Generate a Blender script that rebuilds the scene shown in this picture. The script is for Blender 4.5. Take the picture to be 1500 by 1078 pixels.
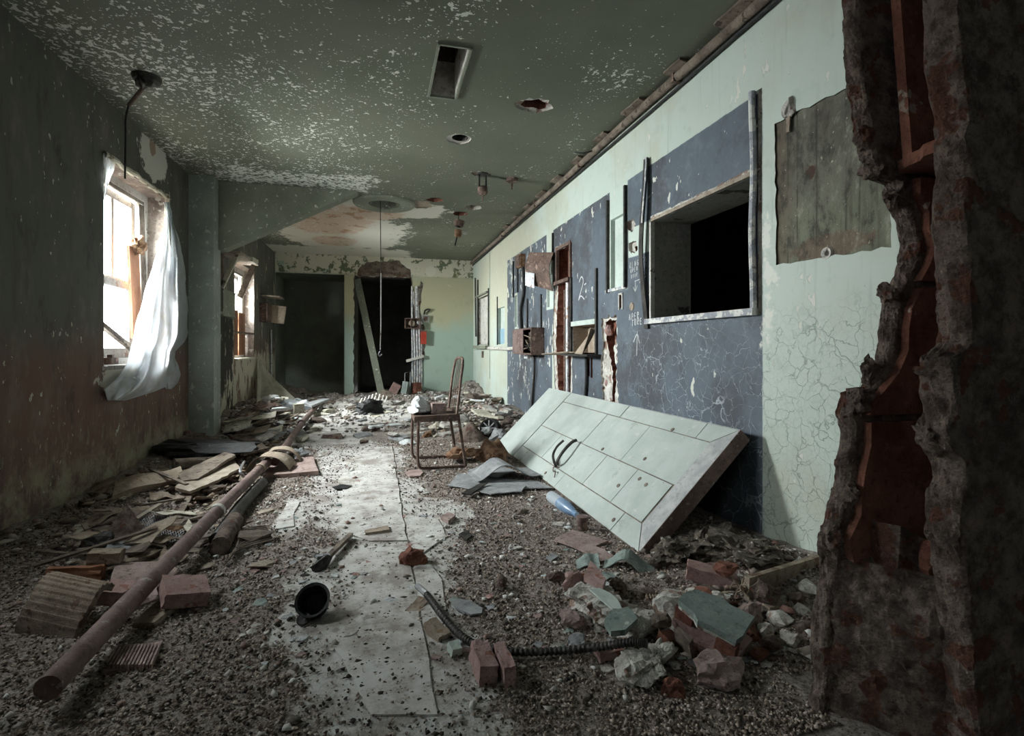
import bpy, bmesh, math, random
import numpy as np
from mathutils import Vector, Matrix, Euler, noise as mnoise

for o in list(bpy.data.objects):
    bpy.data.objects.remove(o, do_unlink=True)
SC = bpy.context.scene
COL = SC.collection
V3 = Vector

# ------------------------------------------------------------------ camera
YAW = math.atan(195 / 755)
SN, CS = math.sin(YAW), math.cos(YAW)
CAMZ = 1.0
cam = bpy.data.cameras.new('camera')
cam.sensor_width = 36.0
cam.lens = 755 / 1500 * 36.0
cam.shift_y = -31 / 1500
cam.clip_start = 0.02
camo = bpy.data.objects.new('camera', cam)
COL.objects.link(camo)
camo.location = (0, 0, CAMZ)
camo.rotation_euler = (math.radians(90), 0, -YAW)
SC.camera = camo

# ------------------------------------------------------------------ world, daylight, exposure
SC.view_settings.view_transform = 'Standard'
SC.view_settings.look = 'None'
SC.view_settings.gamma = 1.0
SC.view_settings.use_curve_mapping = False
SC.view_settings.exposure = 1.62
w = bpy.data.worlds.new('overcast_sky')
SC.world = w
w.use_nodes = True
w.node_tree.nodes['Background'].inputs['Color'].default_value = (0.86, 0.93, 1.0, 1)
w.node_tree.nodes['Background'].inputs['Strength'].default_value = 3.5


def daylight(name, loc, size, rot, energy, color=(0.985, 0.99, 1.0)):
    l = bpy.data.lights.new(name, 'AREA')
    l.shape = 'RECTANGLE'
    l.size, l.size_y = size
    l.energy = energy
    l.color = color
    o = bpy.data.objects.new(name, l)
    o.location = loc
    o.rotation_euler = rot
    COL.objects.link(o)
    return o


# sky seen through the windows of the left wall: a patch of sky beyond and above each opening.
# window 1 and 2 stand in the picture; the shadows in the foreground come from the next window of the row.
SKY = (0, math.radians(-62), 0)
daylight('daylight_window_1_offscreen', (-2.80, 4.74, 2.25), (1.5, 1.25), SKY, 520)
daylight('daylight_window_2', (-2.80, 8.15, 2.15), (1.5, 1.25), SKY, 560)
daylight('daylight_window_3_offscreen', (-2.80, 2.47, 2.25), (1.5, 1.10), SKY, 40)

# ------------------------------------------------------------------ pixel rays (1500 x 1078 frame)
XR, XL, YB, ZC = 1.86, -1.87, 10.35, 2.75


def ray(u, v):
    a = (u - 750) / 755
    return V3((a * CS + SN, -a * SN + CS, (508 - v) / 755))


def RW(u, v, X=XR):
    d = ray(u, v)
    return V3((0, 0, CAMZ)) + d * (X / d.x)


def LW(u, v, X=XL):
    return RW(u, v, X)


def BW(u, v, Y=YB):
    d = ray(u, v)
    return V3((0, 0, CAMZ)) + d * (Y / d.y)


def FL(u, v, z=0.0):
    d = ray(u, v)
    return V3((0, 0, CAMZ)) + d * ((z - CAMZ) / d.z)


def CE(u, v):
    return FL(u, v, ZC)


# ------------------------------------------------------------------ node graph helper
class S:
    def __init__(self, g, s):
        self.g, self.s = g, s

    def _m(self, op, b, rev=False):
        n = self.g.nt.nodes.new('ShaderNodeMath')
        n.operation = op
        a = self
        if rev:
            a, b = b, a
        for i, x in enumerate((a, b)):
            if x is None:
                continue
            if isinstance(x, S):
                self.g.nt.links.new(x.s, n.inputs[i])
            else:
                n.inputs[i].default_value = x
        return S(self.g, n.outputs[0])

    def __add__(self, b): return self._m('ADD', b)
    def __radd__(self, b): return self._m('ADD', b)
    def __sub__(self, b): return self._m('SUBTRACT', b)
    def __rsub__(self, b): return self._m('SUBTRACT', b, True)
    def __mul__(self, b): return self._m('MULTIPLY', b)
    def __rmul__(self, b): return self._m('MULTIPLY', b)
    def __truediv__(self, b): return self._m('DIVIDE', b)
    def mx(self, b): return self._m('MAXIMUM', b)
    def mn(self, b): return self._m('MINIMUM', b)
    def ab(self): return self._m('ABSOLUTE', None)
    def sq(self): return self._m('POWER', 2.0)
    def rt(self): return self._m('SQRT', None)


class G:
    def __init__(self, name):
        self.m = bpy.data.materials.new(name)
        self.m.use_nodes = True
        self.nt = self.m.node_tree
        self.nt.nodes.clear()
        self.tc = self.nt.nodes.new('ShaderNodeTexCoord')
        self._xyz = None

    def vec(self, sx=1, sy=1, sz=1, off=(0, 0, 0)):
        mp = self.nt.nodes.new('ShaderNodeMapping')
        mp.inputs['Scale'].default_value = (sx, sy, sz)
        mp.inputs['Location'].default_value = off
        self.nt.links.new(self.tc.outputs['Object'], mp.inputs['Vector'])
        return mp.outputs[0]

    def xyz(self):
        if not self._xyz:
            n = self.nt.nodes.new('ShaderNodeSeparateXYZ')
            self.nt.links.new(self.tc.outputs['Object'], n.inputs[0])
            self._xyz = [S(self, o) for o in n.outputs]
        return self._xyz

    def noise(self, scale, detail=4, rough=0.6, vec=None, dist=0.0):
        n = self.nt.nodes.new('ShaderNodeTexNoise')
        n.inputs['Scale'].default_value = scale
        n.inputs['Detail'].default_value = detail
        n.inputs['Roughness'].default_value = rough
        n.inputs['Distortion'].default_value = dist
        self.nt.links.new(vec or self.tc.outputs['Object'], n.inputs['Vector'])
        return S(self, n.outputs['Fac'])

    def vor(self, scale, feature='DISTANCE_TO_EDGE', vec=None, rnd=1.0):
        n = self.nt.nodes.new('ShaderNodeTexVoronoi')
        n.feature = feature
        n.inputs['Scale'].default_value = scale
        n.inputs['Randomness'].default_value = rnd
        self.nt.links.new(vec or self.tc.outputs['Object'], n.inputs['Vector'])
        return S(self, n.outputs['Distance'])

    def wave(self, scale, vec=None, direction='X', dist=2.0, det=2.0):
        n = self.nt.nodes.new('ShaderNodeTexWave')
        n.bands_direction = direction
        n.inputs['Scale'].default_value = scale
        n.inputs['Distortion'].default_value = dist
        n.inputs['Detail'].default_value = det
        self.nt.links.new(vec or self.tc.outputs['Object'], n.inputs['Vector'])
        return S(self, n.outputs['Fac'])

    def sm(self, lo, hi, x):
        n = self.nt.nodes.new('ShaderNodeMapRange')
        n.interpolation_type = 'SMOOTHSTEP'
        inv = lo > hi
        if inv:
            lo, hi = hi, lo
        n.inputs['From Min'].default_value = lo
        n.inputs['From Max'].default_value = hi
        n.inputs['To Min'].default_value = 1.0 if inv else 0.0
        n.inputs['To Max'].default_value = 0.0 if inv else 1.0
        self.nt.links.new(x.s, n.inputs['Value'])
        return S(self, n.outputs[0])

    def col(self, c):
        return c if len(c) == 4 else (*c, 1)

    def mix(self, f, a, b):
        n = self.nt.nodes.new('ShaderNodeMix')
        n.data_type = 'RGBA'
        if isinstance(f, S):
            self.nt.links.new(f.s, n.inputs[0])
        else:
            n.inputs[0].default_value = f
        for i, x in ((6, a), (7, b)):
            if isinstance(x, (tuple, list)):
                n.inputs[i].default_value = self.col(x)
            else:
                self.nt.links.new(x, n.inputs[i])
        return n.outputs[2]

    def warp(self, scale, amt, off=(0, 0, 0)):
        n = self.nt.nodes.new('ShaderNodeTexNoise')
        n.inputs['Scale'].default_value = scale
        n.inputs['Detail'].default_value = 4
        self.nt.links.new(self.tc.outputs['Object'], n.inputs['Vector'])
        m = self.nt.nodes.new('ShaderNodeVectorMath')
        m.operation = 'MULTIPLY_ADD'
        self.nt.links.new(n.outputs['Color'], m.inputs[0])
        m.inputs[1].default_value = (amt, amt, amt)
        a = self.nt.nodes.new('ShaderNodeVectorMath')
        a.operation = 'ADD'
        a.inputs[1].default_value = off
        self.nt.links.new(self.tc.outputs['Object'], a.inputs[0])
        self.nt.links.new(a.outputs[0], m.inputs[2])
        return m.outputs[0]

    def attr(self, name):
        n = self.nt.nodes.new('ShaderNodeAttribute')
        n.attribute_name = name
        return S(self, n.outputs['Fac'])

    def rnd(self):
        n = self.nt.nodes.new('ShaderNodeObjectInfo')
        return S(self, n.outputs['Random'])

    def box(self, a, a0, a1, b, b0, b1, soft=0.01, jit=None):
        """mask of a rectangle in the two coordinates a, b (S values)"""
        d = ((a - (a0 + a1) / 2).ab() - abs(a1 - a0) / 2).mx((b - (b0 + b1) / 2).ab() - abs(b1 - b0) / 2)
        if jit is not None:
            d = d + jit
        return self.sm(soft, -soft, d)

    def ell(self, a, a0, ra, b, b0, rb, soft=0.1, jit=None):
        d = (((a - a0) / ra).sq() + ((b - b0) / rb).sq()).rt() - 1.0
        if jit is not None:
            d = d + jit
        return self.sm(soft, -soft, d)

    def out(self, color, rough=0.85, metal=0.0, bump=None, dist=0.004, strength=1.0, trans=0.0, spec=0.3):
        p = self.nt.nodes.new('ShaderNodeBsdfPrincipled')
        o = self.nt.nodes.new('ShaderNodeOutputMaterial')
        if isinstance(color, (tuple, list)):
            p.inputs['Base Color'].default_value = self.col(color)
        else:
            self.nt.links.new(color, p.inputs['Base Color'])
        if isinstance(rough, S):
            self.nt.links.new(rough.s, p.inputs['Roughness'])
        else:
            p.inputs['Roughness'].default_value = rough
        p.inputs['Metallic'].default_value = metal
        p.inputs['Specular IOR Level'].default_value = spec
        p.inputs['Transmission Weight'].default_value = trans
        if bump is not None:
            b = self.nt.nodes.new('ShaderNodeBump')
            b.inputs['Distance'].default_value = dist
            b.inputs['Strength'].default_value = strength
            self.nt.links.new(bump.s, b.inputs['Height'])
            self.nt.links.new(b.outputs[0], p.inputs['Normal'])
        self.nt.links.new(p.outputs[0], o.inputs[0])
        return self.m


def simple(name, c1, c2, scale=12, rough=0.85, metal=0.0, c3=None, t3=0.62, s3=40, bump=0.004, stretch=(1, 1, 1), lo=.35, hi=.65, grime=.6):
    g = G(name)
    n = g.noise(scale, 5, 0.6, g.vec(*stretch))
    c = g.mix(g.sm(lo, hi, n), c1, c2)
    if c3:
        n3 = g.noise(s3, 3, 0.6, g.vec(*stretch, off=(3, 1, 7)))
        c = g.mix(g.sm(t3, t3 + .03, n3), c, c3)
    f = g.noise(scale * 6, 4, 0.65)
    k = grime
    dk = tuple(v * .30 for v in c1)
    lt = tuple(min(.75, v * 1.35 + .03) for v in c2)
    g1 = g.noise(38, 5, .75, g.vec(*stretch, off=(1, 5, 2)))
    c = g.mix(g.sm(.52, .68, g1) * k, c, dk)
    c = g.mix(g.sm(.45, .30, g1) * k * .8, c, lt)
    g2 = g.noise(150, 2, .6)
    c = g.mix(g.sm(.60, .68, g2) * k * .9, c, dk)
    return g.out(c, rough, metal, f + n * 0.5 + g1 * .6 * k, bump)


# ------------------------------------------------------------------ mesh builder
class MB:
    def __init__(self):
        self.v, self.f, self.mi = [], [], []

    def add(self, vs, fs, mi=0):
        k = len(self.v)
        self.v += [tuple(x) for x in vs]
        self.f += [tuple(k + i for i in f) for f in fs]
        self.mi += [mi] * len(fs)
        return self

    def box(self, c, s, rot=(0, 0, 0), mi=0, M=None):
        R = M if M is not None else Euler(rot).to_matrix()
        c = V3(c)
        vs = [c + R @ V3((sx * s[0] / 2, sy * s[1] / 2, sz * s[2] / 2)) for sx in (-1, 1) for sy in (-1, 1) for sz in (-1, 1)]
        return self.add(vs, [(0, 1, 3, 2), (4, 6, 7, 5), (0, 4, 5, 1), (2, 3, 7, 6), (0, 2, 6, 4), (1, 5, 7, 3)], mi)

    def bar(self, a, b, w, h, up=(0, 0, 1), mi=0):
        """square bar from a to b, w across, h along up"""
        a, b = V3(a), V3(b)
        d = (b - a).normalized()
        s = d.cross(V3(up)).normalized()
        t = s.cross(d)
        vs = [p + s * (sx * w / 2) + t * (st * h / 2) for p in (a, b) for sx, st in ((-1, -1), (1, -1), (1, 1), (-1, 1))]
        return self.add(vs, [(3, 2, 1, 0), (4, 5, 6, 7), (0, 1, 5, 4), (1, 2, 6, 5), (2, 3, 7, 6), (3, 0, 4, 7)], mi)

    def prism(self, pts, ext, mi=0, jit=0.0, rng=None):
        """closed polygon extruded by vector ext; jit roughens the second face"""
        n = len(pts)
        e = V3(ext)
        a = [V3(p) for p in pts]
        b = [p + e + (V3((rng.uniform(-1, 1), rng.uniform(-1, 1), rng.uniform(-1, 1))) * jit if rng else V3()) for p in a]
        fs = [tuple(range(n)), tuple(range(2 * n - 1, n - 1, -1))]
        fs += [(i, n + i, n + (i + 1) % n, (i + 1) % n) for i in range(n)]
        return self.add(a + b, fs, mi)

    def tube(self, path, r, seg=8, closed=False, caps=True, mi=0):
        P = [V3(p) for p in path]
        n = len(P)
        rr = r if isinstance(r, (list, tuple)) else [r] * n
        vs, fs = [], []
        prev = None
        for i, p in enumerate(P):
            if closed:
                d = P[(i + 1) % n] - P[i - 1]
            else:
                d = P[min(i + 1, n - 1)] - P[max(i - 1, 0)]
            d.normalize()
            if prev is None:
                prev = d.orthogonal().normalized()
            x = prev - d * prev.dot(d)
            x = x.normalized() if x.length > 1e-6 else d.orthogonal().normalized()
            prev = x
            y = d.cross(x)
            for k in range(seg):
                t = 2 * math.pi * k / seg
                vs.append(p + (x * math.cos(t) + y * math.sin(t)) * rr[i])
        for i in range(n if closed else n - 1):
            j = (i + 1) % n
            for k in range(seg):
                l = (k + 1) % seg
                fs.append((i * seg + k, i * seg + l, j * seg + l, j * seg + k))
        if caps and not closed:
            fs.append(tuple(range(seg - 1, -1, -1)))
            fs.append(tuple((n - 1) * seg + k for k in range(seg)))
        return self.add(vs, fs, mi)

    def lathe(self, o, prof, axis=(0, 0, 1), seg=24, mi=0, a0=0, a1=2 * math.pi):
        o = V3(o)
        ax = V3(axis).normalized()
        x = ax.orthogonal().normalized()
        y = ax.cross(x)
        full = abs(a1 - a0 - 2 * math.pi) < 1e-6
        ns = seg if full else seg + 1
        vs, fs = [], []
        for r, h in prof:
            for k in range(ns):
                t = a0 + (a1 - a0) * k / seg
                vs.append(o + ax * h + (x * math.cos(t) + y * math.sin(t)) * r)
        for i in range(len(prof) - 1):
            for k in range(seg):
                l = (k + 1) % ns
                fs.append((i * ns + k, i * ns + l, (i + 1) * ns + l, (i + 1) * ns + k))
        return self.add(vs, fs, mi)

    def grid(self, fn, nu, nv, th=0.0, mi=0):
        """surface fn(s, t) for s, t in 0..1; th > 0 gives it thickness along its normals"""
        P = [[V3(fn(i / nu, j / nv)) for j in range(nv + 1)] for i in range(nu + 1)]
        w_ = nv + 1
        vs = [p for row in P for p in row]
        fs = [(i * w_ + j, (i + 1) * w_ + j, (i + 1) * w_ + j + 1, i * w_ + j + 1) for i in range(nu) for j in range(nv)]
        if th:
            N = []
            for i in range(nu + 1):
                for j in range(nv + 1):
                    du = P[min(i + 1, nu)][j] - P[max(i - 1, 0)][j]
                    dv = P[i][min(j + 1, nv)] - P[i][max(j - 1, 0)]
                    c = du.cross(dv)
                    N.append(c.normalized() if c.length > 1e-9 else V3((0, 0, 1)))
            k = len(vs)
            vs = vs + [p - n * th for p, n in zip(vs, N)]
            fs = fs + [tuple(k + q for q in reversed(f)) for f in fs]
            ring = [i * w_ for i in range(nu + 1)] + [nu * w_ + j for j in range(1, nv + 1)] + \
                   [i * w_ + nv for i in range(nu - 1, -1, -1)] + [j for j in range(nv - 1, 0, -1)]
            m = len(ring)
            fs += [(ring[q], k + ring[q], k + ring[(q + 1) % m], ring[(q + 1) % m]) for q in range(m)]
        return self.add(vs, fs, mi)

    def rock(self, c, s, seed=0, rot=(0, 0, 0), sub=2, rough=0.25, flat=0.0, mi=0):
        bm = bmesh.new()
        bmesh.ops.create_icosphere(bm, subdivisions=sub, radius=1)
        rng = random.Random(seed)
        planes = []
        for _ in range(9):
            n = V3((rng.gauss(0, 1), rng.gauss(0, 1), rng.gauss(0, 1))).normalized()
            planes.append((n, rng.uniform(0.5, 0.85)))
        R = Euler(rot).to_matrix()
        c = V3(c)
        vs = []
        for vt in bm.verts:
            p = vt.co.copy()
            for n, d in planes:
                e = p.dot(n) - d
                if e > 0:
                    p -= n * e
            if sub >= 3:
                q = p * 1.6 + V3((seed * 3.7, seed * 1.3, 0))
                p *= 1 + rough * .55 * mnoise.fractal(q, .7, 2.1, 5) + rough * .12 * (mnoise.cell(q * 4) - .5)
            else:
                p *= 1 + rng.uniform(-rough, rough) * 0.35
            p = V3((p.x * s[0], p.y * s[1], p.z * s[2])) * 0.62
            vs.append(c + R @ p)
        fs = [tuple(x.index for x in f.verts) for f in bm.faces]
        bm.free()
        return self.add(vs, fs, mi)

    def obj(self, name, mats, parent=None, origin=None, smooth=False, recalc=True):
        if origin is None:
            origin = parent.location if parent is not None and parent.get('_loc') else (0, 0, 0)
        o_ = V3(origin)
        if parent is not None:
            # everything is built in world coordinates: shift to the local frame of the top-level thing
            base = V3(parent['_loc']) if parent.get('_loc') is not None else V3()
            o_ = base
        me = bpy.data.meshes.new(name)
        me.from_pydata([(x[0] - o_.x, x[1] - o_.y, x[2] - o_.z) for x in self.v], [], self.f)
        if recalc:
            bm = bmesh.new()
            bm.from_mesh(me)
            bmesh.ops.recalc_face_normals(bm, faces=bm.faces)
            bm.to_mesh(me)
            bm.free()
        for m in (mats if isinstance(mats, (list, tuple)) else [mats]):
            me.materials.append(m)
        if len(me.materials) > 1:
            me.polygons.foreach_set('material_index', self.mi)
        if smooth:
            me.polygons.foreach_set('use_smooth', [True] * len(me.polygons))
            try:
                me.set_sharp_from_angle(angle=math.radians(40))
            except Exception:
                pass
        ob = bpy.data.objects.new(name, me)
        COL.objects.link(ob)
        if parent is not None:
            ob.parent = parent
            ob['_loc'] = tuple(o_)
        else:
            ob.location = o_
            ob['_loc'] = tuple(o_)
        return ob


def tag(o, label=None, cat=None, group=None, kind=None):
    if label: o['label'] = label
    if cat: o['category'] = cat
    if group: o['group'] = group
    if kind: o['kind'] = kind
    return o


def thing(name, label, cat, loc, group=None, kind=None):
    o = bpy.data.objects.new(name, None)
    o.empty_display_size = 0.05
    o.location = V3(loc)
    o['_loc'] = tuple(V3(loc))
    COL.objects.link(o)
    return tag(o, label, cat, group, kind)


def one(name, mb, mat, label, cat, group=None, origin=None, smooth=False):
    if origin is None:
        a = np.array(mb.v)
        lo, hi = a.min(0), a.max(0)
        origin = ((lo[0] + hi[0]) / 2, (lo[1] + hi[1]) / 2, lo[2])
    return tag(mb.obj(name, mat, None, origin, smooth), label, cat, group)


def struct(name, mb, mats, parent=None, smooth=False):
    o = mb.obj(name, mats, parent, (0, 0, 0), smooth)
    if parent is None:
        o['kind'] = 'structure'
    return o


def cut(ob, cutters):
    """subtract cutter meshes (MB, material) from ob; the cut faces carry the cutter's material"""
    for mb, mat in cutters:
        c = mb.obj('cutter', mat)
        md = ob.modifiers.new('cut', 'BOOLEAN')
        md.operation = 'DIFFERENCE'
        md.solver = 'EXACT'
        md.object = c
        try:
            md.material_mode = 'TRANSFER'
        except Exception:
            pass
        dg = bpy.context.evaluated_depsgraph_get()
        dg.update()
        me = bpy.data.meshes.new_from_object(ob.evaluated_get(dg))
        ob.modifiers.clear()
        old = ob.data
        ob.data = me
        bpy.data.meshes.remove(old)
        cm = c.data
        bpy.data.objects.remove(c, do_unlink=True)
        bpy.data.meshes.remove(cm)
    return ob


def ragged(pts, step=0.03, amp=0.012, seed=0, closed=True):
    """subdivide a closed 2-D outline and roughen it"""
    rng = random.Random(seed)
    out = []
    n = len(pts)
    for i in range(n if closed else n - 1):
        a, b = V3((*pts[i], 0)), V3((*pts[(i + 1) % n], 0))
        k = max(1, int((b - a).length / step))
        nrm = V3((-(b - a).y, (b - a).x, 0)).normalized()
        for j in range(k):
            p = a.lerp(b, j / k) + nrm * rng.uniform(-amp, amp)
            out.append((p.x, p.y))
    return out


def smoothpath(pts, n=8):
    P = [V3(p) for p in pts]
    out = []
    for i in range(len(P) - 1):
        p0, p1, p2, p3 = P[max(i - 1, 0)], P[i], P[i + 1], P[min(i + 2, len(P) - 1)]
        for k in range(n):
            t = k / n
            out.append(0.5 * ((2 * p1) + (p2 - p0) * t + (2 * p0 - 5 * p1 + 4 * p2 - p3) * t * t + (3 * p1 - p0 - 3 * p2 + p3) * t ** 3))
    out.append(P[-1])
    return out


# numpy value noise shared by the floor colour, its relief and the gravel scatter
def vnoise(x, y, seed=0):
    xi, yi = np.floor(x).astype(np.int64), np.floor(y).astype(np.int64)
    fx, fy = x - xi, y - yi
    fx, fy = fx * fx * (3 - 2 * fx), fy * fy * (3 - 2 * fy)

    def h(a, b):
        n = (a * 374761393 + b * 668265263 + seed * 1274126177) & 0x7fffffff
        n = ((n ^ (n >> 13)) * 1274126177) & 0x7fffffff
        return ((n ^ (n >> 16)) & 0xffff) / 65535.0
    return (h(xi, yi) * (1 - fx) + h(xi + 1, yi) * fx) * (1 - fy) + (h(xi, yi + 1) * (1 - fx) + h(xi + 1, yi + 1) * fx) * fy


def fbm(x, y, seed=0, oct=4):
    s, a, t = 0, 0.5, 0
    for i in range(oct):
        s = s + a * vnoise(x * 2 ** i, y * 2 ** i, seed + i)
        t += a
        a *= 0.55
    return s / t


def sstep(lo, hi, x):
    t = np.clip((x - lo) / (hi - lo), 0, 1)
    return t * t * (3 - 2 * t)
# ------------------------------------------------------------------ materials of the setting
def mat_right():
    g = G('right_wall_paint')
    x, y, z = g.xyz()
    big = g.noise(1.3, 5, 0.6)
    fine = g.noise(9, 5, 0.65)
    # mint paint with yellowed stains
    yl = g.noise(.9, 5, .65, g.vec(1, 1, 1, (7, 3, 1)))
    c = g.mix(g.sm(.46, .62, yl) * .7, (0.455, 0.52, 0.47), (0.42, 0.43, 0.34))
    st = g.ell(y, 8.2, 2.0, z, 2.15, .75, .35, (big - .5) * 1.6)
    c = g.mix(st * .8, c, (0.45, 0.43, 0.325))
    c = g.mix(g.sm(.55, .75, fine) * 0.25, c, (0.2, 0.24, 0.2))
    streak = g.noise(3, 4, 0.6, g.vec(1, 9, 0.6))
    c = g.mix(g.sm(.55, .8, streak) * 0.35, c, (0.22, 0.26, 0.21))
    # navy paint band with a straight upper edge and smoke stains
    jit = (fine - 0.5) * 0.015
    blue = g.box(y, 2.185, 7.48, z, -0.5, 2.285, 0.004, jit)
    for (y0, y1, z0, z1) in ((5.38, 5.62, 1.42, 2.4), (3.63, 3.95, 1.45, 2.4), (6.9, 7.05, 1.25, 1.75), (3.28, 3.62, 1.68, 1.90), (5.16, 5.42, .4, 1.25)):
        blue = blue * (1.0 - g.box(y, y0, y1, z, z0, z1, 0.006, jit))
    soot = g.sm(.47, .62, g.noise(1.5, 6, .7, g.vec(1, 1, 1, (6, 1, 4))))
    bc = g.mix(soot * .8, (0.092, 0.113, 0.138), (0.052, 0.053, 0.058))
    bc = g.mix(g.sm(.5, .8, g.noise(30, 4, .7)) * .3, bc, (0.22, 0.24, 0.27))
    bl_ = g.noise(3.2, 6, .72, g.vec(1, 1, .8, (2, 2, 5)))
    bc = g.mix(g.sm(.50, .66, bl_) * .55, bc, (0.048, 0.052, 0.06))
    bc = g.mix(g.sm(.46, .32, bl_) * .5, bc, (0.17, 0.195, 0.225))
    c = g.mix(blue, c, bc)
    # crackle
    d = g.vor(12, vec=g.warp(9, .13))
    crk = g.sm(.020, .004, d) * g.sm(.36, .56, g.noise(7, 4, .6, g.vec(1, 1, 1, (4, 4, 2))))
    crk = crk.mx(g.sm(.018, .003, g.vor(4.2, vec=g.warp(6, .2, (3, 3, 3)))) * g.sm(.45, .6, g.noise(3, 3, .5)))
    low = g.sm(1.28, 1.05, z) * g.sm(4.0, 3.0, y)
    c = g.mix(crk * low * blue * .75, c, (0.42, 0.46, 0.5))
    c = g.mix(crk * low * (1.0 - blue) * .55, c, (0.12, 0.15, 0.13))
    d2 = g.vor(28, vec=g.warp(20, .05))
    c = g.mix(g.sm(.045, .0, d2) * low * (1.0 - blue) * .3, c, (0.15, 0.18, 0.16))
    # chips to the white undercoat: many on the dark paint, few on the mint
    ch = g.noise(17, 3, .6, g.vec(1, 1, 0.55))
    dens = g.noise(2.2, 2, .5, g.vec(1, 1, 1, (9, 2, 1)))
    far = g.sm(4.3, 6.0, y) * .07 + .0
    chips = g.sm(.70, .715, ch + (dens - .5) * .34 + far * blue + blue * g.sm(1.6, 2.2, z) * .035)
    c = g.mix(chips, c, (0.58, 0.58, 0.52))
    edge = g.box(y, 2.10, 2.20, z, 1.0, 1.62, 0.02, (g.noise(11, 4, .7) - .42) * .35)
    c = g.mix(edge, c, (0.62, 0.62, 0.56))
    h = g.noise(45, 5, .65) * .35 - chips * .9 - crk * low * .6 + big
    return g.out(c, 0.6, 0, h, 0.0025)


def mat_left():
    g = G('left_wall_paint')
    x, y, z = g.xyz()
    big = g.noise(1.6, 5, .6)
    st = g.noise(3.5, 5, .65, g.vec(1, 3.0, .45))
    up = g.sm(.75, 1.25, z + (big - .5) * .8)
    c = g.mix(up, (0.155, 0.092, 0.07), (0.108, 0.108, 0.092))
    c = g.mix(g.sm(.5, .75, st) * .5, c, (0.06, 0.05, 0.043))
    c = g.mix(g.sm(.54, .62, g.noise(22, 5, .75, g.vec(1, 1, .35))) * g.sm(.75, .25, z) * .75, c, (0.27, 0.245, 0.185))
    cl = g.noise(4.5, 6, .72, g.vec(1, 1.2, .5, (3, 3, 0)))
    c = g.mix(g.sm(.50, .70, cl) * .75, c, (0.19, 0.165, 0.14))
    c = g.mix(g.sm(.46, .30, cl) * .7, c, (0.04, 0.036, 0.032))
    mould = g.sm(.42, .12, z + (big - .5) * .5)
    c = g.mix(mould * g.sm(.35, .6, g.noise(6, 5, .7)), c, (0.36, 0.33, 0.235))
    # beyond the pilaster: cream undercoat shows through black peeling paint
    far = g.sm(6.2, 6.3, y)
    pl = g.noise(4.5, 5, .65, g.vec(1, 1.6, .6))
    pk = far * g.sm(1.25, .55, z) * .10 + far * g.sm(7.2, 7.5, y) * g.sm(.95, .85, z) * .06
    c = g.mix(g.sm(.60, .63, pl + pk) * far, c, (0.40, 0.375, 0.30))
    # big bare patch above the first window, small flecks
    p0 = LW(225, 226)
    bl = g.ell(y, p0.y, .27, z, p0.z, .23, .04, (g.noise(9, 4, .7) - .5) * 1.1)
    c = g.mix(bl, c, (0.62, 0.60, 0.54))
    b2 = g.ell(y, p0.y - .02, .06, z, p0.z + .07, .10, .05, (g.noise(14, 3, .6) - .5) * .9)
    c = g.mix(b2, c, (0.36, 0.26, 0.19))
    under = g.ell(y, 4.78, .62, z, .78, .13, .04, (g.noise(7, 4, .7) - .5) * 1.5)
    c = g.mix(under, c, (0.50, 0.47, 0.40))
    fl = g.noise(24, 3, .6, g.vec(1, 1, .6))
    dn = g.noise(2.6, 2, .5, g.vec(1, 1, 1, (5, 0, 3)))
    chips = g.sm(.69, .71, fl + (dn - .5) * .40)
    c = g.mix(chips, c, (0.45, 0.44, 0.37))
    return g.out(c, .75, 0, g.noise(40, 5, .65) * .5 + big - chips - bl, .004)


def mat_ceiling():
    g = G('ceiling_paint')
    x, y, z = g.xyz()
    big = g.noise(1.1, 5, .6)
    c = g.mix(g.sm(.3, .7, big), (0.12, 0.13, 0.094), (0.155, 0.165, 0.122))
    c = g.mix(g.sm(.6, .8, g.noise(6, 4, .6)) * .3, c, (0.085, 0.088, 0.065))
    # bare plaster and lath tone round the vent ring and along the far end
    j = (g.noise(4.5, 5, .7) - .5)
    pale = g.ell(x, -.55, .95, y, 8.3, 1.55, .05, j * 1.3)
    pale = pale.mx(g.ell(x, .15, .75, y, 6.75, .42, .05, j * 1.1))
    pale = pale.mx(g.box(x, -1.9, .55, y, 9.55, 10.6, .05, j * 1.1))
    c = g.mix(pale, c, (0.62, 0.60, 0.52))
    pink = g.ell(x, -.75, .62, y, 7.5, 1.0, .05, j * 1.0)
    pink = pink.mx(g.ell(x, -.12, .45, y, 7.0, .36, .05, j * .9))
    pink = pink.mx(g.ell(x, -.7, .35, y, 9.0, .4, .05, j * .9))
    c = g.mix(pink, c, (0.56, 0.44, 0.35))
    rim = pink * g.sm(.57, .60, g.noise(5, 4, .7, g.vec(1, 1, 1, (2, 8, 0)))) * .8
    c = g.mix(rim, c, (0.36, 0.19, 0.09))
    # flaking: clustered white flecks, heaviest along the window side
    fl = g.noise(34, 1.5, .5)
    d1 = g.noise(1.9, 6, .72, g.vec(1, .65, 1, (1, 3, 0)))
    side = g.sm(1.2, -1.3, x) * .10
    amt = (d1 - .5) * .62 + side - .035
    flecks = g.sm(.70, .715, fl + amt)
    flecks = flecks.mx(g.sm(.735, .75, g.noise(70, 1, .5) + amt * .75))
    strip = g.box(x, -1.6, -.1, y, 5.55, 5.98, .05, j * .9)
    flecks = flecks.mx(strip * g.sm(.44, .47, fl))
    c = g.mix(flecks, c, (0.66, 0.67, 0.60))
    return g.out(c, .7, 0, g.noise(35, 4, .6) * .4 + big - flecks * .8 - pale * 1.5, .004)


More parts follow.
